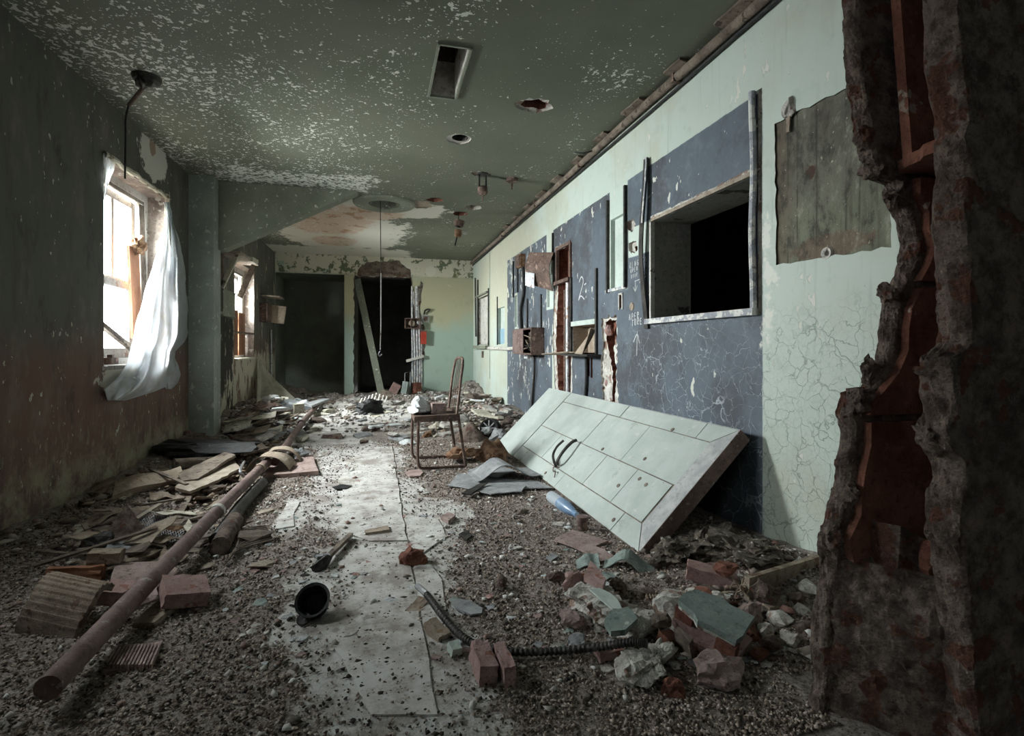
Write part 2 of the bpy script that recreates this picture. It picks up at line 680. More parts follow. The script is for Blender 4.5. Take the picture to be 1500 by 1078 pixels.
def mat_back():
    g = G('back_wall_paint')
    x, y, z = g.xyz()
    big = g.noise(1.8, 5, .6)
    up = g.ell(x, 1.25, .95, z, 2.05, .60, .35, (big - .5) * 1.4).mx(g.ell(x, -.55, .25, z, 2.1, .6, .35, (big - .5) * 1.4))
    c = g.mix(up, (0.36, 0.46, 0.39), (0.44, 0.425, 0.285))
    c = g.mix(g.sm(.55, .8, g.noise(5, 5, .6)) * .4, c, (0.2, 0.24, 0.17))
    pl = g.noise(5.5, 5, .7)
    band = g.sm(2.36, 2.42, z)
    c = g.mix(band * g.sm(.40, .45, g.noise(4, 5, .7, g.vec(1, 1, 1, (3, 0, 9)))), c, (0.13, 0.15, 0.09))
    c = g.mix(band * g.sm(.44, .47, pl + (g.noise(1.7, 3, .6) - .5) * .25), c, (0.58, 0.55, 0.45))
    c = g.mix(g.sm(.66, .68, pl), c, (0.55, 0.53, 0.44))
    c = g.mix(g.ell(x, 1.0, .10, z, 2.5, .11, .05, (pl - .5) * 1.2), c, (0.62, 0.60, 0.50))
    return g.out(c, .7, 0, g.noise(40, 5, .6) * .5 + big, .004)


M = {}
M['right'] = mat_right()
M['left'] = mat_left()
M['ceil'] = mat_ceiling()
M['back'] = mat_back()
M['terra'] = simple('terracotta', (0.125, 0.045, 0.03), (0.23, 0.10, 0.066), 7, .9, c3=(0.34, 0.27, 0.22), t3=.66, s3=14, bump=.006)
M['plaster'] = simple('broken_plaster', (0.40, 0.37, 0.33), (0.64, 0.62, 0.57), 14, .95, c3=(0.28, 0.19, 0.15), t3=.58, s3=9, bump=.008)
M['plaster_grey'] = simple('rough_mortar', (0.085, 0.06, 0.049), (0.235, 0.18, 0.15), 18, .95, c3=(0.135, 0.058, 0.038), t3=.58, s3=9, bump=.014)
M['mint'] = simple('mint_paint', (0.42, 0.48, 0.44), (0.50, 0.56, 0.52), 4, .55, c3=(0.55, 0.55, 0.5), t3=.67, s3=22, bump=.002, grime=.25)
M['mint_dull'] = simple('dull_green_paint', (0.19, 0.205, 0.16), (0.245, 0.26, 0.205), 3, .6, c3=(0.6, 0.6, 0.54), t3=.64, s3=20, bump=.002, grime=.2)
M['pilaster'] = simple('pilaster_paint', (0.25, 0.28, 0.25), (0.35, 0.385, 0.355), 2.2, .55, c3=(0.55, 0.56, 0.52), t3=.62, s3=15, bump=.003, grime=.2)
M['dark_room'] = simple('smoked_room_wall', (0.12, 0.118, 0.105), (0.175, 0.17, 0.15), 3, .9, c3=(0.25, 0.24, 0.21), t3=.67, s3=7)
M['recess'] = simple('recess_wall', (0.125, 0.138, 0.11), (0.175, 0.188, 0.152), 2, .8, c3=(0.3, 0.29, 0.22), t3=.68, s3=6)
M['brick_dark'] = simple('dark_brick', (0.26, 0.09, 0.065), (0.38, 0.15, 0.11), 8, .9)
M['rust'] = simple('rusty_steel', (0.085, 0.056, 0.046), (0.165, 0.11, 0.088), 9, .7, .25, c3=(0.29, 0.20, 0.16), t3=.6, s3=20, bump=.002)
M['pipe_rust'] = simple('painted_rusty_pipe', (0.135, 0.088, 0.078), (0.24, 0.165, 0.15), 6, .65, .1, c3=(0.33, 0.28, 0.26), t3=.63, s3=24, bump=.0015)
M['rust_orange'] = simple('orange_rust', (0.16, 0.08, 0.042), (0.30, 0.19, 0.115), 18, .85, .1, bump=.003)
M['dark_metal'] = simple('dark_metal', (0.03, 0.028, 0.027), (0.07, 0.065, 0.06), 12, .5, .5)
M['steel'] = simple('dull_steel', (0.30, 0.30, 0.32), (0.45, 0.45, 0.46), 12, .4, .6, c3=(0.2, 0.12, 0.08), t3=.6, s3=18)
M['black'] = simple('black_plastic', (0.012, 0.012, 0.013), (0.03, 0.03, 0.03), 20, .5)
M['white_wood'] = simple('worn_white_paint', (0.50, 0.48, 0.44), (0.62, 0.60, 0.56), 6, .6, c3=(0.19, 0.15, 0.12), t3=.62, s3=16, bump=.002)
M['grey_trim'] = simple('chipped_grey_paint', (0.26, 0.27, 0.30), (0.36, 0.37, 0.40), 8, .6, c3=(0.60, 0.59, 0.56), t3=.50, s3=14, bump=.003)
M['sash'] = simple('sash_paint', (0.21, 0.19, 0.17), (0.31, 0.285, 0.255), 6, .6, c3=(0.16, 0.10, 0.07), t3=.62, s3=14, bump=.002)
M['wood_brown'] = simple('brown_board', (0.20, 0.085, 0.045), (0.31, 0.145, 0.08), 5, .7, stretch=(1, 1, .15), bump=.002)
M['wood_grey'] = simple('weathered_wood', (0.11, 0.085, 0.066), (0.22, 0.178, 0.142), 9, .85, c3=(0.07, 0.05, 0.04), t3=.6, s3=14, bump=.003)
M['wood_pale'] = simple('pale_wood', (0.25, 0.205, 0.16), (0.37, 0.315, 0.255), 9, .8, c3=(0.2, 0.14, 0.09), t3=.63, s3=18, bump=.002)
M['buff'] = simple('buff_clay', (0.23, 0.18, 0.135), (0.36, 0.295, 0.23), 7, .9, c3=(0.17, 0.11, 0.075), t3=.6, s3=18, bump=.006)
M['tan'] = simple('tan_board', (0.26, 0.205, 0.155), (0.39, 0.32, 0.25), 6, .85, c3=(0.25, 0.16, 0.1), t3=.66, s3=20)
M['pink'] = simple('pink_clay', (0.30, 0.185, 0.165), (0.40, 0.275, 0.255), 9, .9, c3=(0.28, 0.13, 0.10), t3=.63, s3=20, bump=.005)
M['pink_dust'] = simple('dusty_pink_tile', (0.26, 0.185, 0.165), (0.38, 0.285, 0.26), 7, .9, c3=(0.13, 0.10, 0.085), t3=.6, s3=30, bump=.004)
M['greyplate'] = simple('grey_sheet', (0.21, 0.215, 0.22), (0.33, 0.335, 0.34), 8, .65, c3=(0.13, 0.12, 0.11), t3=.64, s3=30, bump=.002)
M['green_scrap'] = simple('green_paint_scrap', (0.20, 0.25, 0.23), (0.29, 0.335, 0.315), 8, .55, c3=(0.55, 0.55, 0.5), t3=.68, s3=20)
M['brownpaper'] = simple('brown_paper', (0.17, 0.085, 0.05), (0.38, 0.235, 0.145), 10, .75, bump=.003)
M['cream'] = simple('cream_plaster', (0.46, 0.43, 0.34), (0.58, 0.55, 0.46), 8, .9, c3=(0.2, 0.17, 0.12), t3=.6, s3=16)
M['redpaint'] = simple('red_enamel', (0.33, 0.035, 0.02), (0.42, 0.06, 0.035), 10, .45)
M['heap'] = simple('rubble_dirt', (0.075, 0.06, 0.047), (0.18, 0.15, 0.12), 22, .95, c3=(0.5, 0.48, 0.44), t3=.63, s3=36, bump=.012)
M['jamb'] = simple('jamb_paint', (0.20, 0.20, 0.175), (0.27, 0.27, 0.24), 3, .7, c3=(0.045, 0.04, 0.035), t3=.60, s3=5)
M['reveal'] = simple('window_reveal', (0.17, 0.135, 0.115), (0.30, 0.255, 0.22), 8, .85, c3=(0.5, 0.48, 0.43), t3=.62, s3=12)
M['chalk'] = simple('chalk', (0.55, 0.57, 0.58), (0.68, 0.70, 0.70), 60, .95)


def mat_glass():
    g = G('dusty_glass')
    a = g.nt.nodes.new('ShaderNodeBsdfTransparent')
    a.inputs[0].default_value = (.93, .96, .95, 1)
    b = g.nt.nodes.new('ShaderNodeBsdfGlossy')
    b.inputs['Roughness'].default_value = .08
    mx = g.nt.nodes.new('ShaderNodeMixShader')
    mx.inputs[0].default_value = .07
    o = g.nt.nodes.new('ShaderNodeOutputMaterial')
    g.nt.links.new(a.outputs[0], mx.inputs[1])
    g.nt.links.new(b.outputs[0], mx.inputs[2])
    g.nt.links.new(mx.outputs[0], o.inputs[0])
    return g.m


def mat_film(name, col, transp, transl, dirt=None):
    """thin translucent film: part clear, part scattering"""
    g = G(name)
    n = g.noise(7, 4, .6)
    c = g.mix(g.sm(.45, .7, n), col, dirt or col)
    t = g.nt.nodes.new('ShaderNodeBsdfTransparent')
    d = g.nt.nodes.new('ShaderNodeBsdfDiffuse')
    l = g.nt.nodes.new('ShaderNodeBsdfTranslucent')
    s = g.nt.nodes.new('ShaderNodeBsdfGlossy')
    s.inputs['Roughness'].default_value = .3
    g.nt.links.new(c, d.inputs[0])
    g.nt.links.new(c, l.inputs[0])
    m1 = g.nt.nodes.new('ShaderNodeMixShader')
    m1.inputs[0].default_value = transl
    g.nt.links.new(d.outputs[0], m1.inputs[1])
    g.nt.links.new(l.outputs[0], m1.inputs[2])
    m2 = g.nt.nodes.new('ShaderNodeMixShader')
    m2.inputs[0].default_value = transp
    g.nt.links.new(m1.outputs[0], m2.inputs[1])
    g.nt.links.new(t.outputs[0], m2.inputs[2])
    m3 = g.nt.nodes.new('ShaderNodeMixShader')
    m3.inputs[0].default_value = .06
    g.nt.links.new(m2.outputs[0], m3.inputs[1])
    g.nt.links.new(s.outputs[0], m3.inputs[2])
    o = g.nt.nodes.new('ShaderNodeOutputMaterial')
    g.nt.links.new(m3.outputs[0], o.inputs[0])
    return g.m


M['glass'] = mat_glass()
M['frost'] = mat_film('frosted_glass', (0.62, 0.66, 0.66), .22, .8)
M['film'] = mat_film('polythene', (0.66, 0.70, 0.74), .14, .5, (0.56, 0.57, 0.55))
M['film_dull'] = mat_film('dusty_polythene', (0.50, 0.48, 0.40), .12, .3, (0.36, 0.34, 0.28))
M['pet'] = mat_film('clear_plastic', (0.75, 0.82, 0.88), .45, .4)
M['pet_blue'] = mat_film('blue_plastic', (0.25, 0.42, 0.66), .4, .3, (0.6, 0.7, 0.8))


def mat_board():
    g = G('stained_plaster_patch')
    x, y, z = g.xyz()
    big = g.noise(2.4, 5, .65)
    c = g.mix(g.sm(.35, .65, big), (0.09, 0.088, 0.068), (0.15, 0.148, 0.115))
    c = g.mix(g.sm(1.75, 1.55, z + (big - .5) * .3) * .6, c, (0.17, 0.185, 0.13))
    c = g.mix(g.sm(1.95, 2.1, y + (big - .5) * .2) * .6, c, (0.12, 0.088, 0.06))
    for yy in (2.085, 2.03, 1.975, 1.865, 1.72, 1.655):
        w_ = (g.noise(5, 2, .5, g.vec(1, 1, .6, (yy * 9, 0, 0))) - .5) * .012
        c = g.mix(g.sm(.007, .002, (y - yy + w_).ab()) * g.sm(.38, .55, g.noise(4.5, 3, .6, g.vec(1, 3, .7, (yy, yy, 2)))) * .7, c, (0.045, 0.04, 0.032))
    mo = g.ell(y, 1.80, .20, z, 1.43, .055, .1, (g.noise(16, 4, .7) - .5) * 1.3)
    c = g.mix(mo * .8, c, (0.15, 0.105, 0.075))
    sp = g.ell(y, 1.90, .03, z, 1.78, .025, .2, (g.noise(50, 3, .7) - .5) * 1.6)
    c = g.mix(sp, c, (0.07, 0.035, 0.025))
    c = g.mix(g.sm(.70, .715, g.noise(40, 3, .6)), c, (0.45, 0.44, 0.36))
    gr = g.noise(11, 6, .78, g.vec(1, 1, .6))
    c = g.mix(g.sm(.48, .66, gr) * .85, c, (0.04, 0.037, 0.03))
    c = g.mix(g.sm(.46, .30, gr) * .75, c, (0.30, 0.30, 0.24))
    sk = g.noise(9, 5, .7, g.vec(1, 4, .25, (2, 2, 2)))
    c = g.mix(g.sm(.52, .70, sk) * .6, c, (0.075, 0.062, 0.048))
    return g.out(c, .85, 0, g.noise(30, 5, .7) + gr, .006)


M['board'] = mat_board()

# ------------------------------------------------------------------ right wall
WT = 0.30


def rpoly(pts, x0, x1):
    """prism in the right wall from outline (Y, Z)"""
    return MB().prism([(x0, p[0], p[1]) for p in pts], (x1 - x0, 0, 0))


def rrect(y0, y1, z0, z1, depth, mat):
    return (rpoly([(y0, z0), (y1, z0), (y1, z1), (y0, z1)], XR - .02, XR + depth), mat)


def px_r(*uv):
    return [(RW(u, v).y, RW(u, v).z) for u, v in uv]


wr = struct('wall_right', MB().box((XR + WT / 2, 3.9, ZC / 2), (WT, 13.4, ZC + .1)), M['right'])
y0g = 2.255
SW = (2.255, 3.25, 1.195, 1.875)        # service opening: Y0 Y1 Z0 Z1
ch1 = px_r((815, 366), (837, 358), (836, 470), (834, 583), (817, 583), (813, 500), (816, 430))
ch1w = px_r((813, 362), (838, 353), (839, 470), (838, 588), (814, 588), (809, 500), (812, 430))
ch2 = px_r((884, 470), (900, 468), (901, 492), (896, 508), (900, 540), (898, 588), (893, 590), (895, 545), (889, 512), (886, 495))
ch2w = px_r((880, 465), (903, 462), (904, 505), (903, 545), (907, 594), (884, 598), (880, 540), (883, 505))
cut(wr, [
    rrect(*SW, .5, M['jamb']),
    (rpoly(ragged(ch1w, .03, .014, 3), XR - .02, XR + .012), M['plaster']),
    (rpoly(ragged(ch1, .03, .012, 4), XR - .02, XR + .13), M['terra']),
    (rpoly(ragged(ch2w, .025, .018, 5), XR - .02, XR + .018), M['plaster']),
    (rpoly(ragged(ch2, .025, .014, 6), XR - .02, XR + .09), M['terra']),
    rrect(4.88, 5.25, 1.70, 2.03, .27, M['terra']),
    rrect(y0g - .066, y0g - .040, 1.16, 2.30, .07, M['plaster']),
    rrect(4.24, 4.79, .945, 1.20, .16, M['tan']),
    rrect(3.68, 3.93, 1.48, 2.05, .035, M['mint']),
    rrect(5.42, 5.60, 1.45, 1.82, .03, M['mint']),
    rrect(6.93, 7.04, 1.28, 1.72, .025, M['mint']),
    rrect(8.80, 9.78, 1.04, 1.93, .10, M['plaster']),
    rrect(7.66, 8.12, 1.04, 1.62, .05, M['mint']),
    (rpoly(ragged([(1.515, 1.375), (2.09, 1.395), (2.105, 2.085), (1.515, 2.055)], .04, .006, 8), XR - .02, XR + .010), M['board']),
    (rpoly(ragged(px_r((919, 325), (929, 320), (931, 332), (925, 340), (919, 336)), .02, .008, 9), XR - .02, XR + .03), M['plaster']),
    (rpoly(ragged(px_r((921, 356), (932, 352), (934, 366), (928, 372), (921, 368)), .02, .008, 10), XR - .02, XR + .03), M['plaster']),
    (rpoly(px_r((924, 330), (928, 328), (928, 334)), XR - .02, XR + .09), M['terra']),
    (rpoly(px_r((925, 361), (930, 359), (930, 368), (926, 368)), XR - .02, XR + .09), M['terra']),
    (rpoly(ragged(px_r((1202, 366), (1214, 362), (1219, 370), (1210, 378), (1203, 376)), .02, .006, 11), XR - .02, XR + .05), M['plaster']),
    rrect(RW(912, 440).y, RW(908, 440).y, 1.31, 1.41, .10, M['terra']),
    rrect(RW(864, 530).y, RW(861, 530).y, .73, .90, .10, M['terra']),
    rrect(RW(868, 530).y, RW(865, 530).y, .72, .90, .10, M['terra']),
])

# store room behind the service opening
b = MB()
SX0, SX1, SY0, SY1 = XR + WT, XR + 3.6, .5, 6.5
b.box((SX1 + .05, (SY0 + SY1) / 2, ZC / 2), (.1, SY1 - SY0, ZC))
b.box(((SX0 + SX1) / 2, SY0 - .05, ZC / 2), (SX1 - SX0, .1, ZC))
b.box(((SX0 + SX1) / 2, SY1 + .05, ZC / 2), (SX1 - SX0, .1, ZC))
b.box(((SX0 + SX1) / 2, (SY0 + SY1) / 2, ZC + .05), (SX1 - SX0, SY1 - SY0, .1))
b.box(((SX0 + SX1) / 2, (SY0 + SY1) / 2, -.05), (SX1 - SX0, SY1 - SY0, .1))
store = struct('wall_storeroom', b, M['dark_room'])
# courses of dark red brick on its end wall, as seen through the opening
bk = MB().box((0, 0, 0), (.205, .03, .062))
bme = bk.obj('brick', M['brick_dark'], store)
n = 0
for r in range(14):
    for k in range(14):
        o = bme if n == 0 else bme.copy()
        if n:
            COL.objects.link(o)
            o.parent = store
        o.location = (3.3 + k * .215 + (r % 2) * .107, SY1 - .012 + random.Random(n).uniform(0, .008), 1.15 + r * .073)
        n += 1

# ------------------------------------------------------------------ left wall with windows
WIN = [(4.22, 5.30, .86, 2.34), (7.60, 8.72, .84, 2.16), (1.95, 2.98, .86, 2.34), (-1.45, -.4, .86, 2.34)]  # the last is an unseen window, added to let in sky light
wl = struct('wall_left', MB().box((XL - WT / 2, 3.9, ZC / 2), (WT, 13.4, ZC + .1)), M['left'])
cuts = []
for (y0, y1, z0, z1) in WIN:
    cuts.append((MB().box((XL - WT / 2, (y0 + y1) / 2, (z0 + z1) / 2), (WT + .1, y1 - y0, z1 - z0)), M['reveal']))
cut(wl, cuts)

# pilaster and sloping haunch that carry the cross beam
struct('wall_pilaster', MB().box((-1.76, 6.00, ZC / 2), (.24, .24, ZC + .02)), M['pilaster'])
hp0, hp1 = BW(329, 268, 6.05), BW(523, 279, 6.05)
hp2 = BW(327, 366, 6.05)
struct('wall_haunch', MB().prism([(hp2.x, 6.04, hp2.z), (XL - .02, 6.04, hp2.z - .01), (XL - .02, 6.04, ZC + .02), (hp1.x + .02, 6.04, ZC + .02), (hp1.x, 6.04, ZC - .015)], (0, .17, 0)), M['mint_dull'])

# ------------------------------------------------------------------ back wall: recess on the left, broken doorway on the right
wb = struct('wall_back', MB().box((0, YB + .14, ZC / 2), (XR - XL, .28, ZC + .1)), M['back'])


def bpoly(pts, d0, d1):
    return MB().prism([(p[0], YB + d0, p[1]) for p in pts], (0, d1 - d0, 0))


def px_b(*uv):
    return [(BW(u, v).x, BW(u, v).z) for u, v in uv]


door = [(-.47, -.1), (-.47, 1.2), (-.46, 2.30), (-.45, 2.37), (.64, 2.37), (.66, 2.2), (.66, 1.9), (.70, 1.6), (.72, 1.2), (.74, .6), (.72, -.1)]
jamb = [(.60, -.1), (.60, 2.25), (.70, 2.05), (.80, 2.30), (.84, 2.26), (.82, 2.0), (.80, 1.7), (.86, 1.45), (.90, 1.2), (.88, .8), (.80, .55), (.84, .3), (.86, -.1)]
head = px_b((523, 405), (525, 395), (537, 383), (585, 382), (600, 395), (602, 405))
cut(wb, [
    (bpoly([(-1.86, .02), (-.64, .02), (-.64, 2.38), (-1.86, 2.38)], -.05, .5), M['recess']),
    (bpoly(ragged(jamb, .06, .02, 12), -.05, .05), M['plaster']),
    (bpoly(ragged(head, .06, .02, 13), -.05, .06), M['wood_grey']),
    (bpoly(ragged(door, .07, .018, 14), -.05, .5), M['plaster_grey']),
])
b = MB()
b.box((-1.24, YB + 1.2, ZC / 2), (1.5, .1, ZC)).box((-.535, YB + .75, ZC / 2), (.10, .95, ZC)).box((-1.93, YB + .75, ZC / 2), (.12, .95, ZC)).box((-1.24, YB + .7, 2.43), (1.4, .95, .1)).box((-1.24, YB + .7, -.05), (1.4, .95, .1))
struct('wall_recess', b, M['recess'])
b = MB()
b.box((.6, YB + 3.2, ZC / 2), (3.2, .1, ZC)).box((-.45, YB + 1.9, ZC / 2), (.06, 2.6, ZC)).box((2.2, YB + 1.7, ZC / 2), (.1, 3.0, ZC)).box((.9, YB + 1.7, 2.6), (2.7, 2.9, .1)).box((.9, YB + 1.7, -.05), (2.7, 3.2, .1))
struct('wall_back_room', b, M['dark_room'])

# rear wall behind the camera
wf = struct('wall_rear', MB().box((0, -2.9, ZC / 2), (XR - XL + .6, .25, ZC + .1)), M['right'])

# ------------------------------------------------------------------ ceiling with its openings
ce = struct('ceiling', MB().box((0, 3.9, ZC + .12), (XR - XL + .6, 13.4, .24)), M['ceil'])


def cpoly(pts, depth, z0=-.02):
    return MB().prism([(p[0], p[1], ZC + z0) for p in pts], (0, 0, depth - z0))


def circ(c, r, n=20, k=1.0):
    return [(c[0] + r * math.cos(2 * math.pi * i / n), c[1] + r * k * math.sin(2 * math.pi * i / n)) for i in range(n)]


RING = CE(563, 298)
vt = [CE(630, 137), CE(667, 139)]
cut(ce, [
    (MB().box(((vt[0].x + vt[1].x) / 2, vt[0].y - .30, ZC + .1), (.17, .62, .60)), M['plaster']),
    (cpoly(circ((RING.x, RING.y), .19, 28), .20), M['mint_dull']),
    (cpoly(ragged(circ(CE(783, 155), .135, 12, .8), .03, .018, 21), .018), M['plaster']),
    (cpoly(ragged(circ(CE(784, 156), .10, 12, .7), .03, .018, 22), .16), M['terra']),
    (cpoly(ragged(circ(CE(672, 204), .105, 14), .03, .006, 23), .012), M['plaster']),
    (cpoly(circ(CE(674, 204), .07, 16), .10), M['dark_metal']),
    (cpoly(ragged(circ(CE(706, 255), .10, 12, .8), .03, .018, 24), .012), M['plaster']),
    (cpoly(ragged(circ(CE(637, 293), .10, 12, .9), .03, .016, 25), .10), M['terra']),
    (cpoly(ragged(circ(CE(617, 300), .14, 12, 1.2), .03, .02, 26), .012), M['tan']),
    (cpoly(ragged(circ(CE(692, 304), .12, 14, 1.0), .03, .010, 27), .07), M['plaster']),
    (cpoly(ragged(circ(CE(674, 313), .09, 12, 1.2), .03, .014, 28), .08), M['terra']),
])
# ------------------------------------------------------------------ floor: dust-pale lino paths between gravel
def pale(x, y):
    """0 = covered by gravel and dirt, 1 = clean pale floor"""
    n = fbm(x * 1.6 + 3, y * 1.2 + 1, 5, 5)
    n2 = fbm(x * 6, y * 6, 9, 4)
    n3 = fbm(x * 22, y * 22, 19, 3)
    j = (n - .5) * .75 + (n2 - .5) * .55 + (n3 - .5) * .45

    def blob(cx, cy, rx, ry):
        return 1 - np.sqrt(((x - cx) / rx) ** 2 + ((y - cy) / ry) ** 2)
    d = np.maximum.reduce([
        blob(-.15, 4.3, .42, 1.9), blob(-.05, 2.15, .42, .85), blob(.05, 3.2, .38, 1.0), blob(-.48, 3.3, .13, .55),
        blob(.34, 3.0, .22, .42), blob(-.50, 6.5, .55, 1.3), blob(-.1, 8.4, 1.2, 1.5), blob(.1, 1.6, .30, .5), blob(-.35, 5.6, .3, .8)])
    return sstep(-.05, .30, d + j * 1.15)


def relief(x, y):
    n = fbm(x * 2.2, y * 2.2, 31, 5)
    h = (n - .45) * .03
    lw = sstep(-1.15, -1.85, x)
    h = h + lw * (.05 + .13 * sstep(4.5, 7.2, y)) * (.5 + n)
    rw = sstep(1.15, 1.85, x)
    h = h + rw * (.05 + .10 * sstep(4.6, 8.0, y)) * (.5 + n)
    h = h + sstep(8.2, 10.0, y) * .14 * (.3 + n) * (fbm(x * 5, y * 5, 77, 3) + .3)
    h = h + sstep(2.6, 1.9, y) * sstep(.5, 1.1, x) * .05 * (.4 + n)
    p = pale(x, y)
    return np.maximum(h * (1 - .92 * p), -.004)


nx, ny = 160, 420
gx, gy = np.meshgrid(np.linspace(XL - .05, XR + .05, nx), np.linspace(-2.9, YB + .35, ny), indexing='ij')
gz = relief(gx, gy)
vs = np.stack([gx, gy, gz], -1).reshape(-1, 3)
ii = np.arange(nx * ny).reshape(nx, ny)
fs = np.stack([ii[:-1, :-1], ii[1:, :-1], ii[1:, 1:], ii[:-1, 1:]], -1).reshape(-1, 4)
me = bpy.data.meshes.new('floor')
me.from_pydata(vs.tolist(), [], fs.tolist())
at = me.attributes.new('pale', 'FLOAT', 'POINT')
at.data.foreach_set('value', pale(gx, gy).reshape(-1).astype(np.float32))
me.polygons.foreach_set('use_smooth', [True] * len(me.polygons))


def mat_floor(use_attr=True):
    g = G('dirty_floor' if use_attr else 'dusty_lino')
    f1 = g.noise(55, 5, .7)
    f2 = g.noise(9, 5, .65)
    f3 = g.noise(140, 3, .6)
    dirt = g.mix(g.sm(.35, .65, f1), (0.15, 0.125, 0.109), (0.37, 0.32, 0.285))
    dirt = g.mix(g.sm(.62, .68, f3), dirt, (0.46, 0.43, 0.40))
    dirt = g.mix(g.sm(.60, .66, g.noise(120, 3, .6, g.vec(1, 1, 1, (7, 2, 0)))), dirt, (0.05, 0.042, 0.036))
    clean = g.mix(g.sm(.4, .7, f2), (0.60, 0.585, 0.56), (0.40, 0.37, 0.34))
    clean = g.mix(g.sm(.47, .63, g.noise(3.4, 6, .75)) * .85, clean, (0.27, 0.235, 0.205))
    clean = g.mix(g.sm(.55, .66, g.noise(16, 5, .75)) * .7, clean, (0.20, 0.172, 0.15))
    clean = g.mix(g.sm(.63, .67, f1), clean, (0.12, 0.10, 0.085))
    if use_attr:
        p = g.attr('pale') + (f1 - .5) * .5 + (f2 - .5) * .5
        c = g.mix(g.sm(.35, .65, p), dirt, clean)
    else:
        c = g.mix(g.sm(.57, .64, f2 * .6 + g.noise(3, 4, .6) * .4 + (f1 - .5) * .3), clean, dirt)
    return g.out(c, .9, 0, f1 + f3 * .6, .006 if use_attr else .002)


me.materials.append(mat_floor(True))
floor = bpy.data.objects.new('floor', me)
floor['kind'] = 'structure'
floor['_loc'] = (0.0, 0.0, 0.0)
COL.objects.link(floor)
M['lino'] = mat_floor(False)


def hz(x, y):
    return float(relief(np.array([x]), np.array([y]))[0])


def lino(poly, seed, z=.004):
    pts = ragged(poly, .12, .006, seed)
    MB().prism([(p[0], p[1], z - .006) for p in pts], (0, 0, .008)).obj('lino_sheet', M['lino'], floor)


# sheets of lino whose straight seams still show
lino([(-.10, 5.30), (-.24, 4.9), (-.16, 4.4), (-.30, 4.1), (-.22, 3.6), (-.31, 3.2), (-.18, 2.9), (-.05, 2.74), (.137, 2.70), (.13, 5.28)], 41, .006)
lino([(-.05, 2.66), (-.18, 2.5), (-.08, 2.2), (-.22, 1.95), (-.10, 1.7), (-.02, 1.45), (.15, 1.4), (.140, 2.68)], 42, .005)
lino([(.150, 3.1), (.155, 1.85), (.24, 1.8), (.26, 2.2), (.20, 2.5), (.34, 2.7), (.33, 3.0)], 43, .005)
lino([(-.575, 3.68), (-.55, 3.05), (-.46, 3.07), (-.50, 3.3), (-.49, 3.55)], 44, .006)

# ------------------------------------------------------------------ gravel
STONES = []


def gravel(name, n, seed, ybias, smin, smax, ymin, ymax, cols, keep_pale, label, xr=(-1.84, 1.84), flat=.7):
    rng = np.random.default_rng(seed)
    y = ymin + (ymax - ymin) * rng.random(n) ** ybias
    x = xr[0] + (xr[1] - xr[0]) * rng.random(n)
    p = pale(x, y)
    k = rng.random(n) > p * keep_pale
    k &= ~((y < 1.25) & (x > 1.12)) & ~((x < -1.60) & (np.abs(y - 6.0) < .2)) & (np.abs(x) < 1.80)
    x, y = x[k], y[k]
    n = len(x)
    s = smin + (smax - smin) * rng.random(n) ** 2
    base = np.array([(1, 0, 0), (-1, 0, 0), (0, 1, 0), (0, -1, 0), (0, 0, 1), (0, 0, -1)], float)
    tri = np.array([(0, 2, 4), (2, 1, 4), (1, 3, 4), (3, 0, 4), (2, 0, 5), (1, 2, 5), (3, 1, 5), (0, 3, 5)])
    jit = rng.uniform(-.38, .38, (n, 6, 3))
    v = (base[None] + jit) * s[:, None, None]
    v *= rng.uniform(.6, 1.25, (n, 1, 3))
    v[:, :, 2] *= flat
    a = rng.uniform(0, 2 * np.pi, n)
    c_, s_ = np.cos(a)[:, None], np.sin(a)[:, None]
    vx = v[:, :, 0] * c_ - v[:, :, 1] * s_
    vy = v[:, :, 0] * s_ + v[:, :, 1] * c_
    z0 = relief(x, y) + s * .35
    # stones that lie on a lino sheet sit on top of it
    v = np.stack([vx + x[:, None], vy + y[:, None], v[:, :, 2] + z0[:, None] + .003], -1).reshape(-1, 3)
    f = (tri[None] + (np.arange(n) * 6)[:, None, None]).reshape(-1, 3)
    m = bpy.data.meshes.new(name)
    m.vertices.add(len(v))
    m.vertices.foreach_set('co', v.reshape(-1).astype(np.float32))
    m.loops.add(f.size)
    m.loops.foreach_set('vertex_index', f.reshape(-1).astype(np.int32))
    m.polygons.add(len(f))
    m.polygons.foreach_set('loop_start', np.arange(0, f.size, 3, dtype=np.int32))
    m.update(calc_edges=True)
    m.validate()
    tone = m.attributes.new('tone', 'FLOAT', 'POINT')
    tone.data.foreach_set('value', np.repeat(rng.random(n), 6).astype(np.float32))
    g = G(name)
    t = g.attr('tone')
    c = cols[0]
    for i, cc in enumerate(cols[1:]):
        th = (i + 1) / len(cols)
        c = g.mix(g.sm(th - .01, th + .01, t), c, cc)
    m.materials.append(g.out(c, .9))
    o = bpy.data.objects.new(name, m)
    COL.objects.link(o)
    STONES.append((o, v.reshape(-1, 6, 3), np.asarray([d.value for d in tone.data]).reshape(-1, 6), tri))
    return tag(o, label, 'gravel', None, 'stuff')


